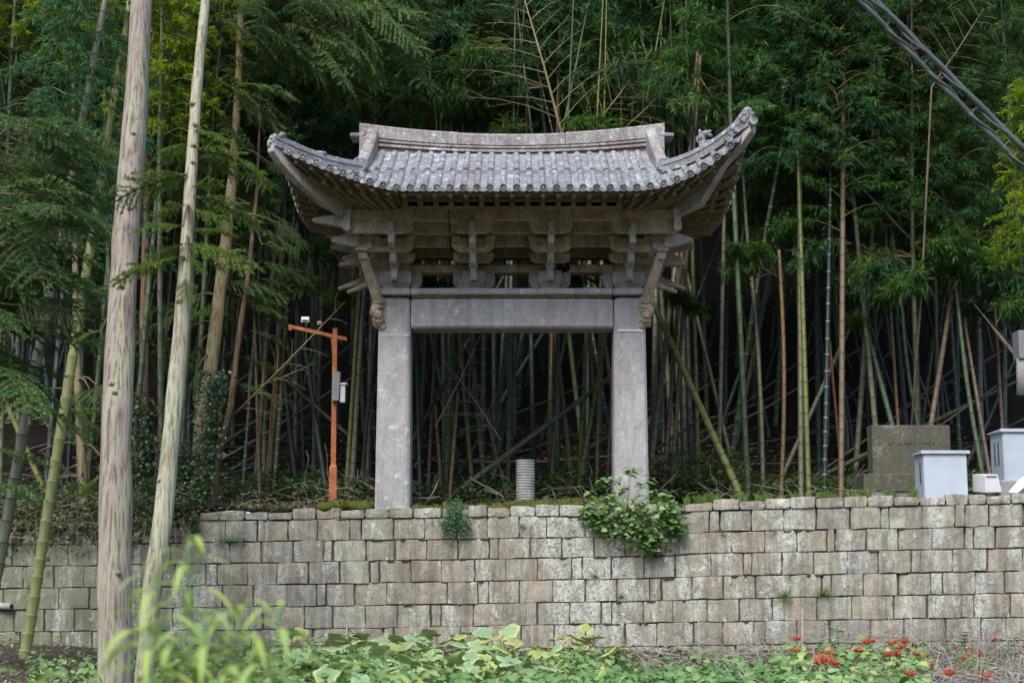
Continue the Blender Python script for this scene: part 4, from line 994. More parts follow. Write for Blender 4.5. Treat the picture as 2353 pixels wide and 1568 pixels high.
# ------------------------------------------------------------------ bamboo crowns
def crown(seed, H=6.0, wid=1.5, n_br=62, mat='lf_bamboo', ll=.15, dens=15, droop=.5):
    rg = np.random.default_rng(seed); P_, D_, N_, T_ = [], [], [], []; br = MB()
    for b in range(n_br):
        h = H * (b + rg.random()) / n_br; az = (b % 2) * math.pi + (b // 2) * 1.9 + rg.normal(0, .5)
        L = wid * (1 - .65 * (h / H) ** 1.5) * rg.uniform(.6, 1.15); out = np.array([math.cos(az), math.sin(az), 0])
        pts = []
        for k in range(6):
            t = k / 5; pts.append(out * L * t * (1 - .1 * t) + np.array([0, 0, h + L * (.75 * t - droop * 1.1 * t * t)]))
        if b % 2 == 0: br.tube([tuple(p) for p in pts], [.010, .008, .006, .005, .004, .002], 3, caps=False)
        shade = rg.uniform(-.25, .25)
        for q in range(dens):
            t = .25 + .75 * (q + rg.random()) / dens; i = min(int(t * 5), 4); f = t * 5 - i; p = pts[i] * (1 - f) + pts[i + 1] * f
            td = out * rg.uniform(.2, 1) + rg.normal(0, .5, 3) * np.array([1, 1, .5]) + np.array([0, 0, -.25]); td /= np.linalg.norm(td); tl = rg.uniform(.12, .32)
            nl = rg.integers(6, 11)
            for j in range(nl):
                u = .3 + .7 * j / nl; P_.append(p + td * tl * u)
                ld = td * .7 + rg.normal(0, .55, 3) + np.array([0, 0, -.45]); D_.append(ld); N_.append(np.array([0, -.4, .5]) + rg.normal(0, .7, 3)); T_.append(np.clip(rg.normal(.42 + shade, .2), 0, 1))
    n = len(P_); LL = rg.uniform(.75, 1.25, n) * ll
    return leaf_mesh('foliage', M[mat], LEAF_LANCE, P_, D_, N_, LL, LL * .19, T_), br.mesh('branches', M['branchlet'])
CR = [crown(1), crown(2, wid=1.8, mat='lf_blue'), crown(3, H=7, wid=1.3), crown(4, H=5.5, wid=1.7, mat='lf_blue', droop=.8), crown(5, H=6.5, wid=1.6, droop=.7)]
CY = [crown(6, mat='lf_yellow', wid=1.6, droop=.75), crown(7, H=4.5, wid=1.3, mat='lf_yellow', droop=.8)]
def leafy(x, y, z0, k, sc, lab, group, sun_yellow=False, lean=0.0, zb=None):
    zb = hill_z(x, y) if zb is None else zb
    e = thing('leafy_bamboo', lab, 'bamboo', (x, y, zb), group)
    e.rotation_euler = (R(random.gauss(0, 2)), lean + R(random.gauss(0, 3)), 0)
    h = z0 - zb; H = 6 * sc + h
    pts = [(0, 0, -.4), (0, 0, h * .5), (0, 0, h), (.1, 0, H - .5), (.5, -.1, H)]
    obj('culm', culm_mesh('culm', pts, [.045, .04, .034, .014, .004], [CM[random.choice('dgo')], M['node']], .26, 6), e)
    f, b = (CY if sun_yellow else CR)[k]
    for me, nm in ((f, 'foliage'), (b, 'branches')):
        c = obj(nm, me, e); tag(c, kind='stuff'); c.location = (0, 0, h); c.rotation_euler = (0, 0, random.uniform(0, 6.28)); c.scale = (sc, sc, sc)
LG = 'leafy bamboos closing off the slope'
lab1 = 'tall leafy green bamboo with drooping sprays on the slope behind the gate'
lab2 = 'bluish green leafy bamboo arching over the slope behind the gate'
def row(y0, y1, n, z_at, sc, half=.40):
    for i in range(n):
        y = random.uniform(y0, y1); x = (-half + 2 * half * (i + random.random()) / n) * y; px_ = x / y * FPX + 1176
        if y < 22.8 and 950 < px_ < 1700: y = random.uniform(23, 24); x = (px_ - 1176) / FPX * y
        if y < 21.4 and 640 < px_ <= 950: y = 21.5; x = (px_ - 1176) / FPX * y
        z0 = z_at(x / y * FPX + 1176, y) + random.uniform(-.5, .5)
        k = random.randrange(5); leafy(x, y, z0, k, sc * random.uniform(.85, 1.15), ('bluish green arching leafy bamboo ' if k in (1, 3) else 'tall green drooping leafy bamboo ') + ('in the front row ' if y < 23 else 'in the middle rows ' if y < 32 else 'far up the slope ') + where(x / y * FPX + 1176), LG + (' in blue-green' if k in (1, 3) else ''))
def low_edge(px, y):       # picture row where the canopy's underside sits, as height at depth y
    rows = [(-200, 640), (200, 640), (560, 560), (700, 420), (900, 330), (1250, 300), (1600, 330), (1750, 470), (2000, 560), (2200, 620), (2500, 700)]
    r = float(np.interp(px, [a for a, b in rows], [b for a, b in rows])); return PT(px, r, y).z
row(20.9, 22.6, 20, lambda p, y: low_edge(p, y) + .5, .85)
row(23, 26.5, 34, lambda p, y: low_edge(p, y) + .1, 1.0)
row(27, 32, 36, lambda p, y: low_edge(p, y) - .2, 1.2)
row(32, 38, 30, lambda p, y: low_edge(p, y) - .6, 1.5)
row(38, 46, 26, lambda p, y: low_edge(p, y) + .0, 2.0)
# yellow-green ones, sunlight painted into their leaf colour
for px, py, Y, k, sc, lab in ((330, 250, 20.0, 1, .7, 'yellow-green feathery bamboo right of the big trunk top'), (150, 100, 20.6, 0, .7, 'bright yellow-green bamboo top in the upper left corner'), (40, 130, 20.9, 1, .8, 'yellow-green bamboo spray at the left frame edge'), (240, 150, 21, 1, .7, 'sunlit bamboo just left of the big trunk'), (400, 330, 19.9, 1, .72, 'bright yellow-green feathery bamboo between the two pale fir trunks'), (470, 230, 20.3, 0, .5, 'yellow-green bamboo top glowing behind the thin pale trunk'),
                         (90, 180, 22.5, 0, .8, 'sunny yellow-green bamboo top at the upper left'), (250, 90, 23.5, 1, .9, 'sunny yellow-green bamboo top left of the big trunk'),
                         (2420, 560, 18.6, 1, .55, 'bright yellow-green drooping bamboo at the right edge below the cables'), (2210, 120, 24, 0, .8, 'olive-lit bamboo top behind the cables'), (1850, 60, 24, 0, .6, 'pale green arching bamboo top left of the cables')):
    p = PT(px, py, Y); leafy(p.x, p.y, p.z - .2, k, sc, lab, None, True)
# low sprays hanging from the culms
def spray_mesh(seed, mat, L=1.3, n=22, ll=.14):
    rg = np.random.default_rng(seed); P_, D_, N_, T_ = [], [], [], []; br = MB()
    for b in range(5):
        az = rg.uniform(-.9, .9); out = np.array([math.cos(az), math.sin(az) * .8, 0]); l = L * rg.uniform(.5, 1)
        pts = [out * l * t + np.array([0, 0, l * (.35 * t - .55 * t * t)]) for t in np.linspace(0, 1, 6)]
        br.tube([tuple(p) for p in pts], [.006, .005, .004, .003, .003, .002], 3, caps=False)
        for q in range(n):
            t = .2 + .8 * rg.random(); i = min(int(t * 5), 4); f = t * 5 - i; p = pts[i] * (1 - f) + pts[i + 1] * f
            td = out * .6 + rg.normal(0, .5, 3) + np.array([0, 0, -.3]); td /= np.linalg.norm(td)
            for j in range(8):
                P_.append(p + td * .25 * (j + 1) / 8); D_.append(td * .7 + rg.normal(0, .5, 3) + np.array([0, 0, -.4])); N_.append(np.array([0, 0, 1]) + rg.normal(0, .4, 3)); T_.append(np.clip(rg.normal(.5, .2), 0, 1))
    LL = rg.uniform(.75, 1.25, len(P_)) * ll
    return leaf_mesh('foliage', M[mat], LEAF_LANCE, P_, D_, N_, LL, LL * .19, T_), br.mesh('branches', M['branchlet'])
SPR = [spray_mesh(20, 'lf_bamboo'), spray_mesh(21, 'lf_blue'), spray_mesh(22, 'lf_bamboo', .9)]
def spray(px, py, Y, k, rz_, sc, host):
    e, a = CULMS[host][0], CULMS[host][1]; p = PT(px, py, Y) - a
    for me, nm in zip(SPR[k], ('leaf_spray', 'side_branch')):
        c = obj(nm, me, e); c.location = p; c.rotation_euler = (random.uniform(-.2, .2), random.uniform(-.1, .3), rz_); c.scale = (sc,) * 3
H = [p[0] for p in prom]
def nearest(px): return min([p for p in prom if not p[9].get('cut')], key=lambda p: abs(p[3] - px))[0]
for px, py, Y, k, rz_, sc in [(2100, 560, 21, 0, 0, 1.1), (2100, 590, 21.3, 1, 3, 1.0), (2190, 600, 21, 0, .4, 1.2), (2250, 640, 21, 1, .2, 1.0), (2150, 640, 20.8, 2, 3.3, 1.1), (2060, 600, 21.5, 0, 2.9, 1.0), (2280, 700, 20.6, 0, 0, .9), (2200, 690, 21.2, 1, .5, .8),
        (1990, 660, 21.2, 2, 0, .7), (1930, 720, 21.3, 2, .6, .6), (1960, 560, 21.6, 1, 3, .9), (1860, 520, 22, 0, 3, .9), (1700, 560, 20.9, 2, .3, .7), (1750, 590, 21, 2, 2.8, .8), (1660, 560, 20.7, 2, .4, .5), (1520, 680, 20.8, 2, .1, .6), (1560, 690, 20.8, 2, .3, .6),
        (1900, 470, 22.5, 1, 0, 1), (1780, 450, 22.5, 0, 3, 1), (820, 680, 20.5, 2, 3, .6), (950, 650, 20.9, 0, .1, .7), (1010, 640, 21, 1, 0, .7), (1290, 640, 21, 0, 0, .6), (1010, 650, 21, 0, 3, .6), (740, 640, 21.5, 0, 2.8, .9), (680, 560, 22, 0, 0, 1.0), (640, 620, 22, 1, 3, .8),
        (1350, 170, 21.5, 1, 0, 1.2), (1250, 200, 21.8, 1, 3, 1.2), (1180, 120, 21.6, 0, 2.9, 1.3), (1430, 230, 21.6, 1, .2, 1.1), (1120, 230, 22, 0, 3.2, 1.2), (1290, 280, 21.3, 0, .2, .9), (1220, 290, 21.3, 0, 3, .9), (1500, 120, 22, 0, 0, 1.2), (1100, 60, 22, 1, 3, 1.2)]:
    spray(px, py, Y, k, rz_, sc, nearest(px))

for p in prom:
    if p[9].get('cut') or 1060 < p[3] < 1640: continue
    e, a, pts, rad = CULMS[p[0]]
    for zoff in (0,):
        zt = low_edge(p[3], a.y) + random.uniform(.3, .9)
        q = min(pts, key=lambda v: abs(v.z - zt)); k = random.randrange(5); sc = random.uniform(.6, .8)
        for me, nm in zip(CR[k], ('foliage', 'branches')):
            c = obj(nm, me, e); c.location = q - a; c.scale = (sc, sc, sc); c.rotation_euler = (0, 0, random.uniform(0, 6.28)); tag(c, kind='stuff')
# dead branching bamboo above the ridge, and twiggy litter
def twig_tree(name, label, base, tip, r, n_br, L, mat, spread=.8, flat=True, sub=4, group=None, cat='dead bamboo', root=None):
    e = thing(name, label, cat, tuple(root or base), group); d = tip - base
    o_ = (base - root) if root else Vector((0, 0, 0))
    m = MB(); pts = [Vector((0, 0, 0)), d * .5 + Vector((.02, 0, 0)), d]; rr = [r, r * .75, r * .3]
    if root: pts = [-o_ - Vector((0, 0, .3)), -o_ * .5 + Vector((.05, 0, 0))] + pts; rr = [r * 1.5, r * 1.25] + rr
    m.tube([p + o_ for p in pts], rr, 7); obj('stem', m.mesh('stem', M[mat], True), e)
    for k in range(n_br):
        m = MB(); t = .12 + .85 * k / n_br; p = d * t + o_; s = 1 if k % 2 else -1; l = L * (1.1 - .6 * t) * random.uniform(.7, 1.1)
        ax = d.normalized(); out = (ax.cross(Vector((0, 1, 0)))).normalized() * s + Vector((0, random.uniform(-.4, .4), 0))
        q = [p + (ax * .75 * u + out * spread * u - Vector((0, 0, .35)) * u * u) * l for u in (0, .3, .6, .8, 1)]
        m.tube(q, [r * .33, r * .28, r * .2, r * .14, r * .06], 4)
        for j in range(sub):
            u = .35 + .6 * j / sub; i = min(int(u * 4), 3); a = q[i].lerp(q[i + 1], u * 4 - i); dd = (q[i + 1] - q[i]).normalized()
            b = a + (dd + Vector((random.uniform(-.6, .6), random.uniform(-.5, .5), random.uniform(-.6, .6)))) * l * .28
            m.tube([a, a.lerp(b, .5) + Vector((0, 0, .01)), b], [r * .13, r * .1, r * .05], 3)
        obj('branch', m.mesh('branch', M[mat], False), e)
    return e
twig_tree('dead_bamboo', 'dead tan bamboo with arching bare branches above the middle of the ridge', PT(1296, 330, 21.4), PT(1196, -30, 21.3), .024, 18, 1.2, 'branchlet', 1.0, root=PT(1450, 1135, 21.5))
twig_tree('dead_bamboo', 'dead tan bamboo tops fanning right above the ridge', PT(1335, 330, 21.4), PT(1500, 110, 21.3), .016, 14, 1.05, 'branchlet', .8, root=PT(1460, 1135, 21.6))
twig_tree('dead_bamboo', 'thin dead bamboo with curved twigs right of the fanning one', PT(1395, 330, 21.4), PT(1545, 190, 21.3), .012, 10, .85, 'branchlet', .8, root=PT(1470, 1135, 21.7))
twig_tree('dead_bamboo', 'brown twiggy bamboo top in the upper right behind the cables', PT(2140, 200, 20.6), PT(2260, 20, 20.6), .015, 12, 1.0, 'twig', 1.0, root=PT(2080, 1100, 20.9))
twig_tree('dead_bamboo', 'bare forked dead sapling left of the ridge top', PT(1003, 280, 21.5), PT(960, 20, 21.5), .014, 8, .7, 'twig', .8, root=PT(905, 1135, 21.6))
twig_tree('dead_branch', 'bare twiggy branch reaching over the orange lamp arm', PT(520, 970, 20.0), PT(795, 690, 19.8), .016, 14, .55, 'branchlet', .7, cat='branch')
twig_tree('dead_branch', 'bare grey branch below the lamp arm', PT(560, 900, 20.2), PT(735, 830, 20.1), .010, 8, .4, 'branchlet', .7, cat='branch')
twig_tree('dead_branch', 'white bare branch spreading high in the left of the gate opening', PT(1000, 980, 21.0), PT(1105, 768, 20.8), .011, 12, .5, 'stake', .8, cat='branch')
twig_tree('dead_branch', 'white bare branch spreading across the middle of the gate opening', PT(1150, 1010, 20.9), PT(1040, 850, 20.7), .010, 10, .5, 'stake', .8, cat='branch')
twig_tree('dead_branch', 'pale thin stick leaning beside the left column foot', PT(984, 1148, 19.7), PT(1008, 1098, 19.7), .008, 2, .1, 'stake', .6, cat='branch')
twig_tree('dead_branch', 'tangled yellow twigs beside the tall tan poles', PT(1603, 170, 21.3), PT(1690, 320, 21.3), .008, 7, .6, 'branchlet', .7, cat='branch')
twig_tree('dead_branch', 'curving bare twig hanging between the leaning culms at right', PT(1795, 640, 20.9), PT(1700, 590, 21), .008, 6, .4, 'branchlet', .7, cat='branch')

# ------------------------------------------------------------------ firs
def fir_branch(seed, mat, L=1.1, pairs=11):
    rg = np.random.default_rng(seed); P_, D_, N_, T_ = [], [], [], []; br = MB()
    def line(a, d, l, dr, r):
        k = 6; pts = [a + d * l * t + np.array([0, 0, -dr * l * t * t]) for t in np.linspace(0, 1, k)]
        br.tube([tuple(p) for p in pts], [r * (1 - .7 * i / k) for i in range(k)], 4, caps=False); return pts
    def needles(pts, step=.0085):
        sh = rg.uniform(-.2, .2)
        for a, b in zip(pts[:-1], pts[1:]):
            d = b - a; l = np.linalg.norm(d); d = d / l; side = np.cross(d, [0, 0, 1]); side /= np.linalg.norm(side)
            for q in range(int(l / step)):
                for s in (-1, 1):
                    P_.append(a + d * l * (q + rg.random()) / (l / step)); D_.append(side * s * rg.uniform(.3, 1) + d * .75 + np.array([0, 0, rg.normal(.1, .6)])); N_.append([0, -.3, .4] + rg.normal(0, .8, 3)); T_.append(np.clip(rg.normal(.5 + sh, .2), 0, 1))
    main = line(np.zeros(3), np.array([1., 0, .12]), L, .35, .012); needles(main)
    for k in range(pairs):
        for s in (-1, 1):
            t = .1 + .85 * k / pairs; i = min(int(t * 5), 4); f = t * 5 - i; p = main[i] * (1 - f) + main[i + 1] * f
            d = np.array([.65, s * .75, rg.normal(.05, .15)]); d /= np.linalg.norm(d); l = L * .42 * (1 - .6 * t) * rg.uniform(.7, 1.15) + .06
            pts = line(p, d, l, .3, .005); needles(pts)
    n = len(P_); LL = rg.uniform(.8, 1.2, n) * .042
    return leaf_mesh('needles', M[mat], LEAF_LANCE, P_, D_, N_, LL, LL * .25, T_), br.mesh('twigs', M['bark_brown'])
FB = [fir_branch(31, 'lf_fir'), fir_branch(32, 'lf_fir', 1.3, 13), fir_branch(33, 'lf_fir', .9, 9)]
FL = [fir_branch(34, 'lf_firlight', .8, 9), fir_branch(35, 'lf_firlight', .6, 7)]
def cone_mesh():
    m = MB(); rings = []
    for k in range(8):
        t = k / 7; r = .022 * math.sin(math.pi * (.12 + .83 * t)); z = -.045 * t
        rings.append([(math.cos(a) * r * (1.15 if (j + k) % 2 else .85), math.sin(a) * r * (1.15 if (j + k) % 2 else .85), z) for j, a in enumerate([2 * math.pi * q / 10 for q in range(10)])])
    m.loft(rings); return m.mesh('cone', M['cone'])
CONE = cone_mesh()
AXES = {}
def trunk(label, pts, mat, knots=6, group=None, n=14, cat='fir tree', Ys=None):
    P3 = [PT(px, py, Y) for px, py, w, Y in pts]; AXES[label] = P3; rad = [w / FPX * Y / 2 for px, py, w, Y in pts]
    base = P3[0]; e = thing('fir_tree', label, cat, tuple(base), group); m = MB(); q = []; rr = []
    for i in range(len(P3) - 1):
        for k in range(6):
            t = k / 6; q.append(P3[i].lerp(P3[i + 1], t) - base); rr.append((rad[i] + (rad[i + 1] - rad[i]) * t) * random.uniform(.96, 1.04))
    q.append(P3[-1] - base); rr.append(rad[-1])
    m.tube(q, rr, n)
    for i, v in enumerate(m.v):       # fluted, uneven bole
        vv = Vector(v); k = mnoise.noise(vv * 2.0 + Vector((7, 1, 2))) * .10; j = i // n; c = q[j]; dv = vv - c; m.v[i] = tuple(c + dv * (1 + k + .05 * math.sin(3 * math.atan2(dv.y, dv.x) + vv.z)))
    obj('trunk', m.mesh('trunk', M[mat], True), e)
    for k in range(knots):
        t = random.uniform(.08, .95) * (len(P3) - 1); i = int(t); c = P3[i].lerp(P3[i + 1], t - i) - base; r = rad[i]; a = random.uniform(-2.1, -1.0)
        m = MB(); cc = c + Vector((math.cos(a), math.sin(a), 0)) * r * .97; m.blob(cc, (.028, .012, .02), 10, .4, 20)
        m.tube([cc, cc + Vector((math.cos(a), math.sin(a), .25)) * .02], [.010, .007], 6); obj('knot', m.mesh('knot', M['bark_olive'], True), e)
    return e, base
def fir_place(e, base, px, py, Y, k, az, pitch, sc, cones=0, light=False):
    p = PT(px, py, Y) - base; f, b = (FL if light else FB)[k]
    ax = AXES[e['label']]; best = min((a.lerp(c, t / 8) for a, c in zip(ax[:-1], ax[1:]) for t in range(9)), key=lambda q: abs(q.z - (p.z + base.z + .15))) - base
    if (best - p).length > .25:
        m = MB(); md = best.lerp(p, .55) + Vector((0, 0, .08)); m.tube([best, best.lerp(md, .5) + Vector((0, 0, .03)), md, p], [.020, .016, .012, .008], 5, caps=False); obj('limb', m.mesh('limb', M['twig'], True), e)
    o1 = obj('branch', b, e); o1.location = p; o1.rotation_euler = (random.uniform(-.5, .5), pitch, az); o1.scale = (sc,) * 3
    o2 = obj('needles', f, o1)
    for c in range(cones):
        o = obj('cone', CONE, o1); o.location = (random.uniform(.3, 1.0), random.uniform(-.12, .12), random.uniform(-.10, -.02)); o.scale = (1.3,) * 3
big, bb = trunk('big pinkish-grey fir trunk, thickest of the trees in front of the wall', [(262, 1640, 84, 12), (262, 1300, 76, 12.1), (268, 950, 68, 12.2), (290, 550, 62, 12.4), (312, 250, 55, 12.6), (330, -120, 44, 12.8)], 'bark_big', 9)
pale, pb = trunk('slim pale green fir trunk right of the big trunk', [(322, 1640, 40, 11.6), (348, 1350, 42, 11.7), (375, 1180, 42, 11.8), (415, 780, 36, 12.0), (432, 520, 30, 12.1), (452, 200, 26, 12.3), (478, -60, 22, 12.5)], 'bark_pale', 6)
oliv, ob = trunk('leaning olive fir trunk with ivy round its foot', [(440, 1185, 44, 19.6), (468, 960, 36, 19.7), (490, 800, 32, 19.8), (520, 560, 28, 20.0), (535, 400, 22, 20.1), (548, 180, 18, 20.3), (556, -80, 14, 20.5)], 'bark_olive', 5)
brwn, rb = trunk('thin reddish brown fir trunk leaning right behind the ivy', [(482, 1180, 24, 19.7), (500, 1050, 17, 19.8), (530, 930, 15, 19.9), (548, 780, 13, 20.0), (572, 620, 11, 20.1), (590, 440, 8, 20.3), (600, 200, 4, 20.6)], 'bark_brown', 4)
hid1, h1 = trunk('dark ivy-covered fir trunk between the two pale trunks', [(334, 1190, 30, 20.2), (330, 950, 26, 20.3), (332, 700, 20, 20.4), (340, 300, 14, 20.6), (346, -100, 8, 20.8)], 'bark_brown', 3)
hid2, h2 = trunk('mossy fir trunk left of the big trunk at the wall top', [(196, 1190, 22, 20.3), (184, 1000, 20, 20.4), (176, 800, 16, 20.5), (170, 400, 11, 20.6), (166, -100, 6, 20.8)], 'bark_olive', 3)
left, lb = trunk('cone-laden fir whose trunk stands outside the frame at the left', [(-330, 1600, 90, 14), (-300, 700, 76, 14.2), (-280, -200, 60, 14.4)], 'bark_big', 2)
topf, tb = trunk('tall fir at the top left whose boughs hang in front of the grove', [(610, 1180, 16, 21.5), (640, 800, 14, 21.6), (660, 200, 12, 21.8), (668, -200, 10, 22)], 'bark_brown', 2)
for i in range(112):     # left cone-laden boughs
    px = random.uniform(-160, 170); py = random.uniform(270, 900); 
    if px > 40 and py > 700: continue
    fir_place(left, lb, px - 40, py, random.uniform(13.6, 15.4), random.randrange(3), random.uniform(-.9, .7), random.uniform(-.1, .45), random.uniform(.65, .95), 3 if i % 5 == 0 else 0, False)
for px, py, az in ((20, 600, .2), (60, 560, 0), (30, 700, -.3), (80, 640, .1), (60, 740, .3), (100, 480, .2), (-20, 1030, .2), (-20, 1110, -.2)): fir_place(left, lb, px, py, 13.8, 1 if px > 20 else 2, az, .1, .6, 2)
for px, py, Y, az, pt, sc, k in [(440, 340, 12.2, 0, .2, .9, 0), (430, 400, 12.1, 3.1, .2, .85, 0), (440, 450, 12.1, .3, .2, .8, 0), (425, 560, 12, -.3, .2, .85, 0), (425, 590, 12, 3.3, .2, .8, 0), (440, 360, 12.2, .3, .2, .55, 0), (430, 400, 12.1, 2.8, .2, .5, 0), (440, 480, 12.1, -.2, .3, .5, 0), (425, 470, 12, 3.3, .3, .5, 1), (430, 560, 12, .2, .4, .5, 0), (420, 560, 12, 2.9, .4, .55, 0), (430, 590, 11.9, -.6, .5, .4, 1), (440, 530, 12.0, .6, -.2, .5, 0),
                                 (425, 640, 12, -1.2, .9, .4, 1), (445, 300, 12.2, -.4, .2, .5, 0), (430, 330, 12.3, 2.5, .1, .5, 0), (440, 430, 12, .1, -.3, .45, 1), (420, 520, 11.9, 3.6, .0, .5, 0)]:
    fir_place(pale, pb, px, py, Y, k, az, pt, sc, 0, True)
for px, py, Y, az in [(300, 1120, 12.3, 3.0), (236, 940, 12.3, 2.7), (232, 760, 12.3, 2.9), (250, 1090, 12.2, 2.6)]: fir_place(big, bb, px if px < 290 else 240, py, Y, 1, az, .1, .42, 0, True)
for i in range(84):     # top boughs
    px = random.uniform(500, 900); py = random.uniform(-80, 215 if px < 600 else 120)
    fir_place(topf, tb, px, py, random.uniform(19.0, 20.8), random.randrange(3), random.uniform(-1.2, 1.0), random.uniform(.1, .8), random.uniform(.65, 1.0), 3 if i % 7 == 0 else 0)
for i in range(26):
    px = random.uniform(480, 590 if i % 2 else 660); py = random.uniform(180, 700); fir_place(oliv, ob, px, py, random.uniform(19.9, 21), random.randrange(3), random.uniform(-.8, .8), random.uniform(.1, .6), random.uniform(.45, .75))
for px, py, az in ((596, 600, .1), (600, 640, 0), (590, 680, .2), (580, 700, -.2), (610, 610, .4), (575, 760, .1), (560, 800, 2.8), (540, 880, .3), (545, 820, .2), (600, 560, -.1)): fir_place(brwn, rb, px, py, 20.1, random.randrange(3), az, .2, .55)
for i in range(26):
    px = random.uniform(290, 500); py = random.uniform(640, 1120); fir_place(hid1 if px < 400 else oliv, h1 if px < 400 else ob, px, py, random.uniform(19.5, 20.6), random.randrange(2) if random.random() < .4 else random.randrange(2), random.uniform(-3, 3), random.uniform(.0, .6), random.uniform(.5, .75), 0, random.random() < .4)
for i in range(14):
    px = random.uniform(60, 240); py = random.uniform(880, 1150); fir_place(hid2, h2, px, py, random.uniform(20, 21), random.randrange(3), random.uniform(-3, 3), random.uniform(.0, .6), random.uniform(.4, .6))

# ------------------------------------------------------------------ leaf stuff scattered by sampling functions
def scatter(name, mat, tmpl, n, fpos, L, wr, up=.6, tilt=.8, tint=(.5, .22), kind='stuff', label=None, cat=None, parent=None, base=None, dirf=None):
    P_, D_, N_ = [], [], []
    while len(P_) < n:
        p = fpos()
        if p is None: continue
        a = rng.uniform(0, 2 * math.pi)
        D_.append(dirf(p) if dirf else (math.cos(a), math.sin(a), rng.normal(up - .5, .4))); N_.append((rng.normal(0, tilt), rng.normal(-.3, tilt), 1)); P_.append(tuple(p))
    P_ = np.array(P_); 
    if base is not None: P_ = P_ - np.array(base)
    LL = L * rng.uniform(.6, 1.3, n); me = leaf_mesh(name, M[mat], tmpl, P_, D_, N_, LL, LL * wr, np.clip(rng.normal(tint[0], tint[1], n), 0, 1))
    o = obj(name, me, parent); tag(o, label, cat, None, kind); return o
def on_hill(y0, y1, z0=0.0, z1=.1, xr=None, clump=None):
    def f():
        x = rng.uniform(*(xr or (-8.5, 8.5))); y = rng.uniform(y0, y1)
        if clump and mnoise.noise(Vector((x * clump, y * clump, 5))) < rng.uniform(-.25, .35): return None
        return Vector((x, y, hill_z(x, y) + rng.uniform(z0, z1) ** 1))
    return f
def wedge(f, mn=-.45, mx=.45):
    def g():
        p = f()
        return p if p is not None and mn < p.x / p.y < mx else None
    return g
scatter('leaf_litter', 'lf_litter', LEAF_LANCE, 26000, wedge(on_hill(19.1, 27, -.01, .05)), .11, .22, .5, .5)
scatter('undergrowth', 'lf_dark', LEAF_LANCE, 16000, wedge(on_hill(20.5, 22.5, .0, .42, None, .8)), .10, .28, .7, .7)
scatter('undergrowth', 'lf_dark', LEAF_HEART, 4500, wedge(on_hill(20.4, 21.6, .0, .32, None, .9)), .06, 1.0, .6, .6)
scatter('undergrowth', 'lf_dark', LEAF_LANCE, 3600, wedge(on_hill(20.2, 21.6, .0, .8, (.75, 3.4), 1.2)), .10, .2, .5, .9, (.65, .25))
def coping_grass():
    px = rng.uniform(1500, 2110) if rng.random() < .8 else rng.uniform(900, 1500)
    if mnoise.noise(Vector((px * .035, 3, 3))) < rng.uniform(-.1, .4): return None
    return WP(px, line_y(0, px) + 3, rng.uniform(.18, .5))
scatter('grass', 'lf_grass', LEAF_BLADE, 1500, coping_grass, .13, .07, 1.6, .8, dirf=lambda p: (rng.normal(0, .5), rng.normal(0, .5), 1))
scatter('grass', 'lf_grass', LEAF_BLADE, 1600, on_hill(19.1, 20.0, -.02, .02, (-7, 2), 1.4), .10, .07, 1.6, .8, dirf=lambda p: (rng.normal(0, .7), rng.normal(0, .7), 1))
def moss_blobs():
    m = MB()
    for i in range(150):
        x = rng.uniform(-2.6, 1.2); y = rng.uniform(19.0, 20.0); m.blob((x, y, hill_z(x, y) + .0), (rng.uniform(.05, .14), .08, rng.uniform(.03, .07)), 8, .5, 9)
    # moss in the wall joints
    for i in range(150):
        ci = int(rng.integers(1, 7)); px = rng.uniform(760, 2100) if rng.random() < .75 else rng.uniform(0, 2352); l = rng.uniform(.02, .08)
        if mnoise.noise(Vector((px * .006, ci * 3.1, 0))) < .0: continue
        p = WP(px, line_y(ci, px)); m.blob((p.x, p.y - .005, p.z - .005), (l, .022, rng.uniform(.004, .011)), 8, .5, 14)
    o = m.build('moss', M['moss'], smooth=True); tag(o, kind='stuff')
moss_blobs()
# overgrowth along the left wall top
def left_top():
    px = rng.uniform(-60, 460); py = rng.normal(1185, 26) + (px < 330) * rng.uniform(-10, 55) * (rng.random() < .5); p = WP(px, py, rng.uniform(-.10, .25)); return p
scatter('creeper', 'lf_dark', LEAF_HEART, 5200, left_top, .05, .9, .2, 1.0, (.55, .25))
scatter('creeper', 'lf_litter', LEAF_LANCE, 4000, left_top, .09, .16, .2, 1.0, (.45, .2))
def tangle(name, mat, n, fpos, L, r, parent=None, hang=0.0):
    m = MB()
    for i in range(n):
        p = fpos()
        if p is None: continue
        d = Vector((rng.normal(0, 1), rng.normal(0, .5), rng.normal(0, .45) - hang)).normalized() * L * rng.uniform(.4, 1.3); b = Vector((rng.normal(0, .12), rng.normal(0, .08), rng.normal(0, .10)))
        m.tube([p, p + d * .35 + b * L, p + d * .7 - b * L * .5, p + d], [r, r, r * .8, r * .4], 3, caps=False)
    o = m.build(name, M[mat]); tag(o, kind='stuff'); return o
tangle('dry_vines', 'dryvine', 420, left_top, .45, .0035, hang=.3)
tangle('dry_vines', 'dryvine', 500, wedge(on_hill(19.2, 22, .02, .25)), .5, .004)
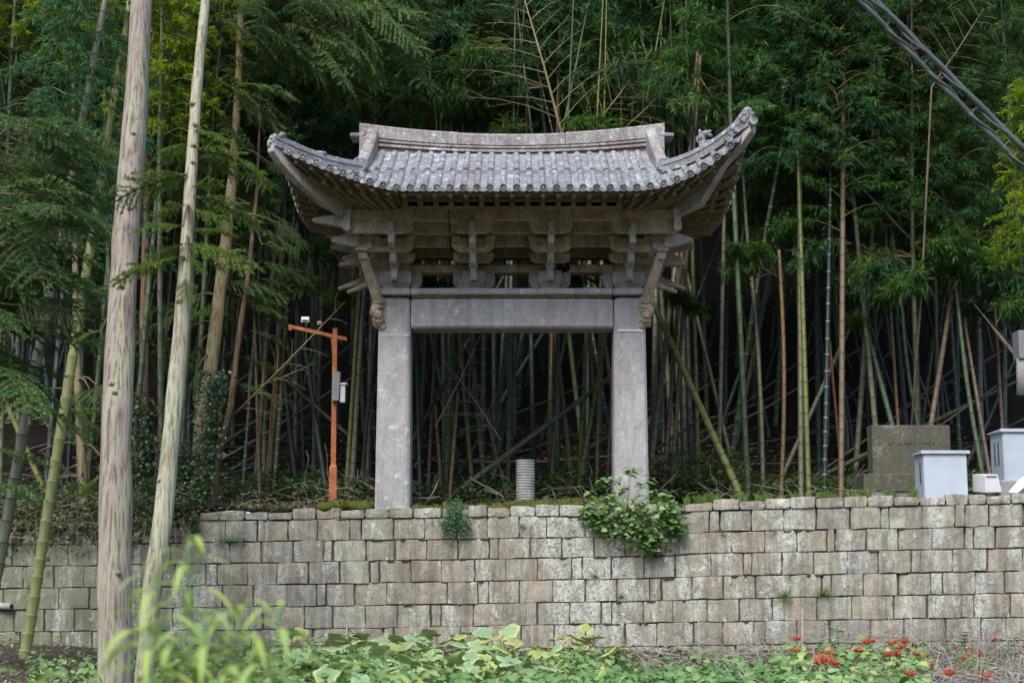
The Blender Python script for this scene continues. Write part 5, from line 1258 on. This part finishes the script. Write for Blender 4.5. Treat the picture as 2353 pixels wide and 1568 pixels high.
# ivy on the leaning trunk and the hidden one
def ivy(label, cx0, cy0, cx1, cy1, w, Y, n):
    b = PT(cx0, cy0, Y); e = thing('ivy', label, 'ivy', tuple(b))
    def f():
        t = rng.random(); px = cx0 + (cx1 - cx0) * t + rng.normal(0, w * .5); py = cy0 + (cy1 - cy0) * t; return PT(px, py, Y - rng.uniform(.05, .35)) - b
    scatter('leaves', 'lf_ivy', LEAF_HEART, n, f, .045, .9, .1, 1.0, (.5, .25), parent=e, kind='stuff')
    m = MB()
    for k in range(5):
        m.tube([PT(cx0 + (cx1 - cx0) * t + math.sin(t * 9 + k) * w * .3, cy0 + (cy1 - cy0) * t, Y - .15) - b for t in np.linspace(0, 1, 9)], .008, 4)
    obj('stems', m.mesh('stems', M['bark_brown']), e)
ivy('dark glossy ivy climbing the foot of the leaning olive trunk', 458, 1165, 500, 850, 34, 19.5, 1500)
ivy('ivy sheet between the pale trunk and the ivy-clad trunk', 415, 1170, 420, 1010, 40, 19.7, 900)
ivy('ivy curtain between the two pale trunks', 325, 1180, 322, 900, 46, 20.0, 1100)

# ------------------------------------------------------------------ lamp post, pipe, tablet, cabinets
Yl = 19.95
e = thing('lamp_post', 'orange steel lamp post with slanted cross arm and two white floodlights', 'lamp post', tuple(PT(765, 1150, Yl)))
def pl(m, n, mat, par=None, bv=.003): return m.build(n, M[mat], e, par, False, bv)
b0, b1, b2 = PT(765, 1155, Yl), PT(766, 1072, Yl), PT(770, 754, Yl)
def sq(p, w): return [(p.x - w, p.y - w, p.z), (p.x + w, p.y - w, p.z), (p.x + w, p.y + w, p.z), (p.x - w, p.y + w, p.z)]
m = MB(); m.loft([sq(b0 - Vector((0, 0, .2)), .055), sq(b1, .053), sq(b1 + Vector((0, 0, .035)), .03)]); pl(m, 'base_sleeve', 'orange')
m = MB(); m.loft([sq(b1, .036), sq(b2, .032)]); pl(m, 'pole', 'orange')
a0, a1 = PT(663, 745, Yl), PT(797, 775, Yl); m = MB(); m.bar(a0, a1, .05, .05); m.bar(a0 - Vector((0, 0, .05)), a0 + (a1 - a0) * .06 - Vector((0, 0, .05)), .05, .03); pl(m, 'cross_arm', 'orange')
m = MB(); q0 = PT(743, 766, Yl); m.tube([q0, PT(755, 768, Yl), PT(762, 780, Yl), PT(764, 808, Yl)], .011, 8); pl(m, 'brace', 'orange')
for px, py, w in ((702, 741, .055), (735, 746, .03)):
    c = PT(px, py, Yl); m = MB(); m.prism([(c.y - .07, c.z + .0), (c.y + .05, c.z + .01), (c.y + .06, c.z + w * 1.35), (c.y - .05, c.z + w * 1.45)], 'x', c.x - w, c.x + w); f = pl(m, 'floodlight', 'whitebox')
    m = MB(); m.box(c.x - w * .8, c.x + w * .8, c.y - .075, c.y - .06, c.z + .012, c.z + .03); pl(m, 'lamp_glass', 'darkslot', f, 0)
    m = MB(); m.box(c.x - .012, c.x + .012, c.y - .01, c.y + .01, c.z - .04, c.z + .01); pl(m, 'bracket', 'orange', f, 0)
c0, c1 = PT(767, 856, Yl), PT(783, 922, Yl); m = MB(); m.prism([(c0.x, c0.z), (c1.x, c0.z), (c1.x - .015, c1.z), (c0.x - .01, c1.z)], 'y', Yl - .14, Yl + .02); pl(m, 'switch_box', 'boxgrey')
c0, c1 = PT(783, 885, Yl), PT(794, 925, Yl); m = MB(); m.box(c0.x, c1.x, Yl - .10, Yl + .03, c1.z, c0.z); m.box(c0.x - .01, c1.x + .03, Yl - .12, Yl + .03, c0.z, c0.z + .025); pl(m, 'meter_box', 'whitebox')
# corrugated pipe
Yp = 20.15; p0, p1 = PT(1207, 1145, Yp), PT(1208, 1056, Yp); e = thing('corrugated_pipe', 'upright grey-white corrugated plastic pipe in the gate opening', 'pipe', tuple(p0)); Rp = 22 / FPX * Yp
m = MB(); rings = []; H_ = p1.z - p0.z + .1; nr = 17
for k in range(nr * 4):
    z = p0.z - .1 + H_ * k / (nr * 4 - 1); r = Rp * (1.0 if (k % 4) in (1, 2) else .93); rings.append([(p0.x + math.cos(a) * r, p0.y + math.sin(a) * r, z) for a in [2 * math.pi * q / 24 for q in range(24)]])
zt_ = rings[-1][0][2]
rings.append([(p0.x + math.cos(a) * Rp * .86, p0.y + math.sin(a) * Rp * .86, zt_) for a in [2 * math.pi * q / 24 for q in range(24)]])
m.loft(rings, caps=False); m.build('pipe_wall', M['pipe'], e)
m = MB(); m.loft([[(p0.x + math.cos(a) * Rp * .86, p0.y + math.sin(a) * Rp * .86, z) for a in [2 * math.pi * q / 24 for q in range(24)]] for z in (zt_, zt_ - .25)], caps=False); m.v.append((p0.x, p0.y, zt_ - .25)); m.build('pipe_bore', M['darkslot'], e)
# stone tablet
Yt = 20.1; e = thing('stone_tablet', 'mossy grey engraved stone tablet on a wide plinth', 'monument', tuple(PT(2090, 1130, Yt)))
def rbox(m, xa, xb, ya, yb, z0, z1, Y): 
    A = PT(xa, 1000, Y).x; B = PT(xb, 1000, Y).x; m.box(A, B, Y, Y + yb, z0, z1)
z = lambda py, Y=Yt: PT(2090, py, Y).z
m = MB(); rbox(m, 2003, 2183, 0, .30, z(1096), z(976), Yt); tab = m.build('slab', M['tablet'], e, bevel=.012)
m = MB(); A = PT(1980, 1000, Yt - .12).x; B = PT(2205, 1000, Yt - .12).x; m.box(A, B, Yt - .12, Yt + .42, z(1128, Yt - .1), z(1088, Yt - .1)); m.build('plinth', M['tablet'], e, bevel=.012)
m = MB(); m.box(A + .03, B - .03, Yt - .09, Yt + .36, z(1150), z(1128, Yt - .1)); m.build('footing', M['concrete'], e, bevel=.01)
m = MB()      # worn engraved line of illegible characters
for i in range(13):
    cx = PT(2044 + i * 8.4, 1021, Yt).x; cz = z(1019 + (i % 3) * .6)
    for k in range(4):
        dx, dz = random.uniform(-.014, .014), random.uniform(-.014, .014)
        if random.random() < .5: m.box(cx + dx - .012, cx + dx + .012, Yt - .003, Yt + .01, cz + dz - .0025, cz + dz + .0025)
        else: m.box(cx + dx - .0025, cx + dx + .0025, Yt - .003, Yt + .01, cz + dz - .012, cz + dz + .012)
m.build('engraving', M['core'], e, tab)
def cabinet(label, x0, x1, ytop, ybot, Y, D, vents, group='white outdoor cabinets'):
    e = thing('cabinet', label, 'cabinet', tuple(PT((x0 + x1) / 2, ybot, Y)), group)
    A, B = PT(x0, ytop, Y).x, PT(x1, ytop, Y).x; zt, zb = PT(x0, ytop + 8, Y).z, PT(x0, ybot, Y).z
    m = MB(); m.box(A, B, Y + .012, Y + D, zb - .1, zt); body = m.build('body', M['white'], e, bevel=.004)
    m = MB(); m.box(A + .008, B - .008, Y - .004, Y + .010, zb - .09, zt - .006); m.build('door', M['white'], e, bevel=.003)
    m = MB(); o = .035; m.add([(A - o, Y - o, zt + .001), (B + o, Y - o, zt + .001), (B + o, Y + D + o, zt + .001), (A - o, Y + D + o, zt + .001), (A - o, Y - o, zt + .045), (B + o, Y - o, zt + .045), (B + o, Y + D + o, zt + .015), (A - o, Y + D + o, zt + .015)], [(0, 3, 2, 1), (4, 5, 6, 7), (0, 1, 5, 4), (1, 2, 6, 5), (2, 3, 7, 6), (3, 0, 4, 7)])
    m.build('rain_lid', M['white'], e, bevel=.004)
    for col in range(vents[0]):
        for k in range(vents[1]):
            m = MB(); yy = Y + D * (.38 + .28 * col); zz = zt - (zt - zb) * (.22 + .5 * k / vents[1]); m.prism([(yy - .03, zz), (yy + .03, zz + .012), (yy + .03, zz + .022), (yy - .03, zz + .010)], 'x', A - .004, A + .003); m.build('vent_slot', M['darkslot'], e, body)
    return e
cabinet('low white metal cabinet with a rain lid in front of the stone tablet', 2120, 2220, 1034, 1142, 18.75, .42, (1, 14), None)
cabinet('tall white metal cabinet cut off by the right edge', 2302, 2440, 984, 1103, 19.0, .50, (2, 14), None)
e = thing('concrete_pad', 'rough concrete pad beneath the tall white cabinet', 'concrete block', tuple(PT(2330, 1125, 19.0))); m = MB(); A = PT(2294, 1100, 18.95).x; m.box(A, A + 1.2, 18.95, 19.5, PT(2300, 1150, 19).z, PT(2300, 1103, 19).z - .1 + .1); m.build('pad', M['concrete'], e, bevel=.02)
e = thing('junction_box', 'small tilted white plastic box between the two cabinets', 'box', tuple(PT(2268, 1130, 18.9))); Yb = 18.85
m = MB(); c = [PT(2263, 1090, Yb), PT(2292, 1089, Yb), PT(2302, 1130, Yb), PT(2264, 1131, Yb)]; bk = [p + Vector((-.10, .22, .02)) for p in c]
m.add([tuple(p) for p in c + bk], [(0, 1, 2, 3), (7, 6, 5, 4), (0, 4, 5, 1), (1, 5, 6, 2), (2, 6, 7, 3), (3, 7, 4, 0)]); bx_ = m.build('box_body', M['whitebox'], e, bevel=.006)
m = MB(); m.bar(c[0] + Vector((.01, -.012, -.015)), c[1] + Vector((-.02, -.012, -.02)), .01, .008); m.build('lid_hook', M['darkslot'], e, bx_)
e = thing('white_panel', 'broken white plastic panel propped before the tall cabinet', 'panel', tuple(PT(2335, 1125, 18.7)))
m = MB(); q = [PT(2317, 1130, 18.6), PT(2340, 1104, 18.75), PT(2352, 1096, 18.8), PT(2372, 1102, 18.8), PT(2352, 1120, 18.7), PT(2338, 1131, 18.6)]; n_ = len(q)
m.add([tuple(p) for p in q] + [tuple(p + Vector((.01, .03, .015))) for p in q], [tuple(range(n_)), tuple(range(n_, 2 * n_))[::-1]] + [(i, (i + 1) % n_, n_ + (i + 1) % n_, n_ + i) for i in range(n_)]); m.build('panel_sheet', M['whitebox'], e)
e = thing('meter_cabinet', 'rusty grey box on a thick pipe at the right edge', 'utility box', tuple(PT(2350, 1120, 18.9)))
A = PT(2336, 800, 18.9); m = MB(); m.box(A.x + .03, A.x + .35, 18.9, 19.15, PT(2340, 823, 18.9).z, PT(2340, 758, 18.9).z); m.build('box_body', M['boxgrey'], e, bevel=.01)
m = MB(); m.tube([PT(2348, 823, 19.0), PT(2348, 906, 19.0)], .075, 14); m.build('conduit', M['concrete'], e, smooth=True)
m = MB(); m.tube([PT(2372, 1130, 19.0), PT(2372, 740, 19.0)], .07, 12); m.build('post', M['concrete'], e, smooth=True)
# drain pipe sticking from the green wall
e = thing('drain_pipe', 'short pale plastic pipe end sticking out of the green wall', 'pipe', tuple(WP(10, 1391)))
p = WP(4, 1391); m = MB(); m.tube([p + Vector((-.35, .1, 0)), p + Vector((.17, -.12, 0))], .045, 14); m.build('pipe_tube', M['pipe'], e, smooth=True)
m = MB(); m.tube([p + Vector((.165, -.118, 0)), p + Vector((.175, -.121, 0))], .034, 12); m.build('pipe_mouth', M['darkslot'], e)
# cables
e = thing('overhead_cable', 'bundle of dark overhead cables crossing the upper right corner', 'cable', tuple(PT(2150, 150, 11)))
def cab(x0, y0, x1, y1, r, off, tw):
    m = MB(); pts = []
    for i in range(120):
        t = i / 119; px = x0 + (x1 - x0) * t; py = y0 + (y1 - y0) * t + 30 * math.sin(math.pi * t) * (1 if off < 2 else .6)
        p = PT(px, py, 11 + .4 * t); a = t * 80 + off * 2.1; p += Vector((math.cos(a) * tw, math.sin(a) * tw, math.sin(a) * tw * .7)); pts.append(p)
    m.tube(pts, r, 7); m.build('strand', M['cable'], e, smooth=True)
cab(1740, -250, 2932, 930, .021, 0, .005); cab(1746, -250, 2934, 928, .011, 1, .024); cab(1768, -250, 2948, 910, .023, 2, .004); cab(1762, -250, 2944, 912, .010, 3, .024)
for px, py in ((2040, 62), (2125, 150), (2235, 262), (2310, 338)):
    m = MB(); p = PT(px, py, 11.15); m.tube([p + Vector((-.03, -.03, -.02)), p + Vector((0, -.035, .03)), p + Vector((.03, -.03, .045))], .003, 5); m.build('tie', M['boxgrey'], e)

# ------------------------------------------------------------------ plants on the wall
def plant_leaf_cluster(name, label, cat, base, centers, n, mat, L, tmpl=LEAF_HEART, wr=.85, stems=True, spread=.1, tilt=.6, hang=.0, tint=(.5, .22)):
    e = thing(name, label, cat, tuple(base))
    def f():
        c = centers[int(rng.integers(len(centers)))]; return Vector(c[0]) + Vector(rng.normal(0, 1, 3)) * c[1] - base
    def df(p): a = rng.uniform(0, 6.28); return (math.cos(a), math.sin(a) - .3, -.25 - hang)
    scatter('leaves', mat, tmpl, n, f, L, wr, .2, tilt, tint, 'stuff', parent=e, dirf=df)
    if stems:
        m = MB()
        for c in centers:
            b = Vector(c[0]) - base; m.tube([Vector((0, 0, 0)), b * .5 + Vector((0, -.03, .03)), b], [.006, .005, .003], 4)
        obj('stems', m.mesh('stems', M['lilystem']), e)
    return e
# shrub over the coping at the right column
base = WP(1450, 1175, -.02)
cs = []
for px, py, r in [(1380, 1200, .10), (1420, 1215, .12), (1470, 1225, .11), (1510, 1200, .11), (1545, 1195, .08), (1400, 1165, .09), (1350, 1175, .05), (1440, 1180, .11), (1500, 1240, .07), (1490, 1255, .05), (1555, 1215, .05), (1365, 1190, .07), (1450, 1205, .12), (1530, 1170, .07)]: cs.append((WP(px, py, -.10), r))
plant_leaf_cluster('shrub', 'leafy green shrub spilling over the coping before the right column', 'shrub', base, cs, 1150, 'lf_weed', .07, tint=(.42, .2))
cs = []
for px, py in [(1355, 1135), (1385, 1105), (1410, 1102), (1435, 1120), (1445, 1085), (1450, 1080), (1475, 1110), (1490, 1100), (1500, 1135), (1530, 1140), (1420, 1140), (1465, 1140), (1395, 1135)]: cs.append((WP(px, py, -.05), .035))
plant_leaf_cluster('shrub', 'thin upright nettle-like stalks rising in front of the right column foot', 'shrub', WP(1440, 1180, 0), cs, 110, 'lf_weed', .10, wr=.7, tilt=.15)
cs = [(WP(1045 + dx, 1195 + dy, -.08), .05) for dx, dy in ((0, -38), (-10, -20), (12, -20), (-20, 0), (20, 0), (0, 5), (-10, 22), (12, 22), (28, 10), (-28, 12), (0, -8))]
plant_leaf_cluster('fern', 'blue-green fern tuft growing from the wall below the left of the opening', 'fern', WP(1045, 1220, 0), cs, 900, 'lf_fern', .05, LEAF_LANCE, .35, tilt=.7)
plant_leaf_cluster('fern', 'small fern on the wall right of the pale trunk', 'fern', WP(528, 1250, 0), [(WP(528 + d, 1232 + abs(d) * .3, -.05), .03) for d in (-30, -15, 0, 15, 30)], 160, 'lf_fern', .05, LEAF_LANCE, .3)
plant_leaf_cluster('wall_weed', 'tiny star-shaped weed in the second wall course at right', 'weed', WP(1656, 1226, 0), [(WP(1656, 1218, -.03), .02)], 30, 'lf_fern', .06, LEAF_LANCE, .2, stems=False)
plant_leaf_cluster('wall_weed', 'pale tuft in a wall joint under the tall brown bamboo', 'weed', WP(1775, 1225, 0), [(WP(1775, 1218, -.03), .02)], 30, 'lf_grass', .05, LEAF_LANCE, .2, stems=False)
for px, py, lab in ((1800, 1372, 'dry grass tuft hanging on the wall left of the bigger one'), (1890, 1368, 'large dry grass tuft hanging on the wall'), (1200, 1212, 'tiny grass tuft in a joint right of the fern'), (1365, 1325, 'small grass tuft in a joint below the shrub'), (1425, 1372, 'small grass tuft low on the wall below the shrub')):
    b = WP(px, py, 0); e = thing('grass_tuft', lab, 'grass tuft', tuple(b)); s_ = 1.0 if px > 1500 else .5
    scatter('blades', 'lf_grass', LEAF_BLADE, 90, lambda: Vector((rng.normal(0, .03 * s_), -.02, 0)), .16 * s_, .03, 1, .8, (.6, .25), 'stuff', parent=e, dirf=lambda p: (rng.normal(0, .6), -.5, rng.normal(.5, .6)))
for i, (px, y0, y1) in enumerate(((960, 1455, 1480), (797, 1434, 1448), (985, 1425, 1485), (1222, 1430, 1475), (1605, 1418, 1497), (1843, 1397, 1490), (2092, 1392, 1485))):
    Ys = wall_y((px - 1176) / 175) - .75; a, b = PT(px, y1, Ys), PT(px, y0, Ys)
    e = thing('garden_stake', 'thin pale garden stake, ' + ['short, hidden low in the pumpkin leaves', 'short, left of the yellow pumpkin leaf', 'tall, above the pumpkin patch', 'in the pumpkin patch below the mossy joint', 'right of the pumpkin patch, standing alone', 'behind the first red lilies', 'behind the rightmost red lily bunch'][i], 'stake', tuple(a))
    m = MB(); m.tube([Vector((0, 0, -.3)), b - a], .011, 6); obj('rod', m.mesh('rod', M['stake']), e)

# ------------------------------------------------------------------ field plants
def FP(px, py):      # point of the field seen at that pixel
    d = ray(px, py); t = -CZ / d[2]; return Vector((d[0] * t, d[1] * t, 0))
def in_field(pxr, pyr, zr=(0, .15), dens=None):
    def f():
        px, py = rng.uniform(*pxr), rng.uniform(*pyr)
        if dens and rng.random() > dens(px, py): return None
        p = FP(px, py); p.z = field_z(p.x, p.y) + rng.uniform(*zr); p.y = min(p.y, wall_y(p.x) - .12); return p
    return f
def cl(px, py, sc=.012, th=0): return mnoise.noise(Vector((px * sc, py * sc * 2.4, 3))) > th
scatter('weeds', 'lf_weed', LEAF_HEART, 5200, in_field((560, 1420), (1535, 1680), (.02, .24), lambda x, y: .9 if cl(x, y, .012, -.05) else .25), .075, .85, .3, .45, (.45, .2))
scatter('weeds', 'lf_weed', LEAF_HEART, 5600, in_field((1400, 1800), (1548, 1680), (.02, .26), lambda x, y: 1 if y > 1600 - (x - 1400) * .06 else .10), .075, .85, .3, .45, (.30, .2))
scatter('weeds', 'lf_weed', LEAF_HEART, 3200, in_field((1780, 2130), (1525, 1680), (.02, .30), lambda x, y: .8 if cl(x, y, .02, 0) else .08), .08, .85, .3, .45, (.55, .25))
scatter('weeds', 'lf_weed', LEAF_LANCE, 5000, in_field((-40, 2400), (1495, 1640), (.0, .14), lambda x, y: .8 if cl(x, y, .018, 0) else .15), .07, .25, .8, .7, (.6, .25))
scatter('weeds', 'lf_weed', LEAF_HEART, 900, in_field((60, 700), (1525, 1640), (.0, .25)), .07, .8, .3, .5, (.45, .2))
scatter('field_litter', 'lf_litter', LEAF_LANCE, 16000, in_field((-60, 2420), (1478, 1640), (.0, .04)), .09, .14, .5, .5, (.5, .25))
tangle('dry_vines', 'dryvine', 1700, in_field((1480, 2420), (1484, 1640), (.02, .22), lambda x, y: 1 if x > 2050 else .4), .42, .0042)
tangle('dry_vines', 'dryvine', 420, in_field((560, 1500), (1484, 1640), (.01, .08)), .30, .0035)
tangle('dry_vines', 'dryvine', 60, lambda: WP(rng.uniform(1650, 2340), rng.uniform(1400, 1480), -.15), .30, .0035)
# tall weeds by the lilies and on the right
def weed_plant(label, px, py0, py1, mat='lf_weed', Ld=.085, tiers=5, Y=None):
    Y = Y or FP(px, 1545).y; b = PT(px, py0, Y); t_ = PT(px, py1, Y); e = thing('tall_weed', label, 'weed', tuple(b)); m = MB(); m.tube([Vector((0, 0, -.1)), t_ - b], [.006, .004], 5); obj('stem', m.mesh('stem', M['lilystem']), e)
    P_, D_, N_ = [], [], []
    for k in range(tiers):
        for j in range(5):
            a = j * 1.26 + k * .7; P_.append((t_ - b) * (.35 + .65 * k / (tiers - 1))); D_.append((math.cos(a), math.sin(a), .1)); N_.append((0, -.2, 1))
    me = leaf_mesh('leaves', M[mat], LEAF_HEART, P_, D_, N_, Ld * rng.uniform(.8, 1.2, len(P_)), Ld * .6); obj('leaves', me, e); tag(e.children[-1], kind='stuff')
weed_plant('tall broad-leaved weed standing above the lilies against the wall', 1925, 1540, 1437, tiers=6)
weed_plant('feathery green weed left of the far right dry vines', 2175, 1540, 1470, 'lf_fern', .07); weed_plant('pale feathery weed before the wall near the right edge', 2215, 1500, 1452, 'lf_fern', .08); weed_plant('light weed at the right edge by the wall foot', 2330, 1520, 1465, 'lf_fern', .08)
weed_plant('slender willow-leaved weed right of the pumpkin patch', 1415, 1568, 1490, 'lf_grass', .12, 6)
# pumpkin vines
def pumpkin_leaf(seed):
    rg = np.random.default_rng(seed); m = MB(); n = 20; ring = []; ring2 = []
    for k in range(n):
        a = 2 * math.pi * k / n; r = .5 * (1 + .16 * math.cos(5 * a) + rg.uniform(-.06, .06)); r *= .45 if k == n // 2 else 1
        z = .05 * math.sin(3 * a + rg.uniform(0, 1)) + rg.uniform(-.03, .02); ring.append((.5 + math.cos(a) * r, math.sin(a) * r, z - .04)); ring2.append((.5 + math.cos(a) * r * .62, math.sin(a) * r * .62, z * .4 + .02))
    me = bpy.data.meshes.new('leaf'); vs = ring + ring2 + [(.42, 0, -.02)]
    fs = [(i, (i + 1) % n, n + (i + 1) % n, n + i) for i in range(n)] + [(n + i, n + (i + 1) % n, 2 * n) for i in range(n)]
    me.from_pydata(vs, [], fs); t = [rg.uniform(.75, 1)] * n + [rg.uniform(.3, .5)] * (n + 1); at = me.attributes.new('tint', 'FLOAT', 'POINT'); at.data.foreach_set('value', t); me.polygons.foreach_set('use_smooth', [True] * len(fs)); return me
M['lf_pump'] = leafm('pumpkin_leaf', [(0, (.15, .25, .13)), (.45, (.27, .42, .23)), (.75, (.42, .53, .25)), (1, (.65, .65, .28))], .6, .25)
M['lf_pumpy'] = leafm('yellowing_pumpkin_leaf', [(0, (.25, .36, .12)), (.45, (.36, .45, .16)), (1, (.62, .56, .18))], .6, .25)
PL = []
for k in range(6):
    me = pumpkin_leaf(50 + k); me.materials.append(M['lf_pump' if k < 4 else 'lf_pumpy']); PL.append(me)
def pumpkin(label, pxs, n, yel):
    b = FP(sum(pxs) / 2, 1545); e = thing('pumpkin_vine', label, 'pumpkin vine', tuple(b), 'pumpkin vines below the wall'); st = MB()
    for i in range(n):
        px = random.uniform(*pxs); py = random.choice([random.uniform(1475, 1500), random.uniform(1495, 1560), random.uniform(1500, 1600)])
        g = FP(px, py + 22); h = random.uniform(.10, .26); g.y = min(g.y, wall_y(g.x) - .25); p = Vector((g.x, g.y, field_z(g.x, g.y) + h))
        k = random.randrange(4, 6) if random.random() < yel else random.randrange(4); o = obj('leaf', PL[k], e); s_ = random.uniform(.16, .27); o.scale = (s_, s_, s_)
        o.location = p - b; o.rotation_euler = (random.gauss(.25, .3), random.gauss(0, .35), random.uniform(0, 6.28))
        st.tube([p - b + Vector((0, 0, -.01)), p - b + Vector((.02, .03, -h * .6)), p - b + Vector((.05, .05, -h - .02))], [.004, .005, .006], 5)
    tag(obj('stalks', st.mesh('stalks', M['lilystem']), e), kind='stuff')
pumpkin('dense green pumpkin vine at the left, beneath the stained brown blocks', (640, 860), 62, .06); pumpkin('pumpkin vine with a big yellow leaf, left of the tall stake', (760, 980), 46, .25); pumpkin('green pumpkin vine in the middle of the patch', (940, 1150), 56, .08)
pumpkin('pale pumpkin vine with yellow-edged leaves at the right of the patch', (1080, 1400), 44, .75)
# red spider lilies
def lily_mesh():
    P_, D_, N_, L_, T_ = [], [], [], [], []
    for f in range(6):
        a0 = f * math.pi / 3
        for k in range(6):
            a = a0 + rng.uniform(-.5, .5); d = np.array([math.cos(a), math.sin(a), rng.uniform(.1, .9)]); P_.append(np.array([math.cos(a0), math.sin(a0), 0]) * .015); D_.append(d); N_.append((0, 0, 1)); L_.append(rng.uniform(.05, .08)); T_.append(rng.random())
        for k in range(4):
            a = a0 + rng.uniform(-.6, .6); P_.append(np.array([0, 0, 0])); D_.append((math.cos(a), math.sin(a), .8)); N_.append((0, 0, 1)); L_.append(.11); T_.append(.9)
    L_ = np.array(L_); W_ = np.where(L_ > .1, .002, .011); return leaf_mesh('petals', M['petal'], LEAF_BLADE, P_, D_, N_, L_, W_, T_)
LM = [lily_mesh() for k in range(3)]
fl = [(1830, 1470, 0), (1829, 1497, 0), (1881, 1512, 1), (1906, 1503, 1), (1890, 1517, 1), (1915, 1527, 1), (1903, 1521, 1), (1990, 1478, 0), (1972, 1497, 0), (2000, 1475, 1), (2049, 1479, 0), (2079, 1477, 0), (2067, 1490, 0), (2060, 1507, 0), (2043, 1507, 1), (2107, 1505, 0), (2090, 1552, 0), (1878, 1525, 1), (2174, 1475, 2), (2335 - 50, 1470, 2), (2230, 1492, 2), (2250, 1507, 2), (2212, 1515, 2), (2340, 1500, 2), (2180, 1550, 0), (2262, 1560, 0), (2130, 1508, 2), (2195, 1490, 2), (2140, 1530, 2), (2224, 1508, 2)]
deco = ['in full bloom behind the dark weeds', 'in bloom among the bunched stems', 'only beginning to open among dry vines']
for i, (px, py, t_) in enumerate(fl):
    Y = min(FP(px, py + 62).y, 17.2); top = PT(px, py, Y); b = Vector((top.x + random.uniform(-.02, .02), top.y, field_z(top.x, top.y)))
    e = thing('spider_lily', 'red spider lily ' + deco[t_], 'flower', tuple(b), 'red spider lilies ' + ['in bloom', 'in the dense bunch', 'in bud at the right'][t_])
    m = MB(); m.tube([Vector((0, 0, -.05)), (top - b) * .5, top - b], [.0055, .0055, .005], 6); obj('stem', m.mesh('stem', M['lilystem']), e)
    o = obj('bloom', LM[i % 3], e); o.location = top - b; s_ = 1.35 if t_ < 2 else .55; o.scale = (s_, s_, s_ * (.8 if t_ < 2 else 1.5)); o.rotation_euler = (0, 0, random.uniform(0, 6))
for i in range(16):
    px = random.uniform(2130, 2345); py = random.uniform(1475, 1530); Y = min(FP(px, py + 70).y, 17); top = PT(px, py, Y); b = Vector((top.x, top.y, field_z(top.x, top.y)))
    e = thing('flower_stalk', 'bare yellow-green lily stalk standing among the dry vines', 'flower stalk', tuple(b), 'bare lily stalks at the right'); m = MB(); m.tube([Vector((0, 0, -.05)), top - b], [.006, .004], 6); m.blob(top - b, (.008, .008, .02), 6, .1); obj('stem', m.mesh('stem', M['lilystem']), e)
# near out-of-focus weeds with long drooping leaves
def near_plant(label, base, tips, Y, ll, n):
    base = Vector((base.x, base.y, field_z(base.x, base.y) - .02)); e = thing('long_leaved_weed', label, 'weed', tuple(base)); 
    for (px, py) in tips:
        tp = PT(px, py, Y + random.uniform(-.15, .15)) - base; m = MB(); m.tube([Vector((0, 0, 0)), tp * .5 + Vector((.02, 0, .02)), tp], [.006, .004, .002], 6); st = obj('stem', m.mesh('stem', M['lf_fore'], True), e)
        for k in range(n):
            t = 1 - min(.6, .30 * Y / 3.4 / tp.length) * k / n; p = tp * t; a = k * 2.4 + px * .1; out = Vector((math.cos(a), math.sin(a) * .8, .55)).normalized(); l = ll * (.55 + .45 * min(1, k / 5)); lm = MB(); rings = []
            for q in range(9):
                u = q / 8; c = p + out * l * u + Vector((0, 0, -1)) * l * .85 * u ** 2.2; w = .5 * ll * .105 * math.sin(math.pi * (.08 + .9 * u)) ** .8; sd_ = out.cross(Vector((0, 0, 1))).normalized() * w
                rings += [c - sd_, c + Vector((0, 0, -w * .3)), c + sd_]
            me = bpy.data.meshes.new('leaf'); me.from_pydata([tuple(r) for r in rings], [], [(3 * q + j, 3 * q + j + 1, 3 * q + 4 + j, 3 * q + 3 + j) for q in range(8) for j in (0, 1)]); me.materials.append(M['lf_fore'])
            at = me.attributes.new('tint', 'FLOAT', 'POINT'); at.data.foreach_set('value', [float(np.clip(rng.normal(.35 + .5 * (t > .85), .1), 0, 1))] * len(me.vertices)); me.polygons.foreach_set('use_smooth', [True] * len(me.polygons)); obj('leaf', me, e)
Yn = 3.4
near_plant('tall out-of-focus long-leaved weed with drooping pale green leaves at the lower left', PT(470, 1900, Yn), [(430, 1240), (352, 1330), (560, 1385), (645, 1390), (470, 1400), (400, 1470), (520, 1470), (610, 1500), (330, 1440)], Yn, .19, 18)
near_plant('blurred long-leaved weed at the bottom edge below the pumpkins', PT(880, 1900, 4.6), [(885, 1500), (850, 1530), (1040, 1545)], 4.6, .28, 10)
near_plant('blurred weed tips in the bottom left corner', PT(60, 1850, 3.6), [(40, 1545), (150, 1555)], 3.6, .24, 9)
near_plant('small slender weed left of the big trunk at the bottom', PT(215, 1700, 11), [(218, 1535), (190, 1545)], 11, .26, 7)
near_plant('slender weed right of the bottom middle', PT(1350, 1700, 10), [(1352, 1530), (1400, 1525), (1460, 1540)], 10, .24, 7)
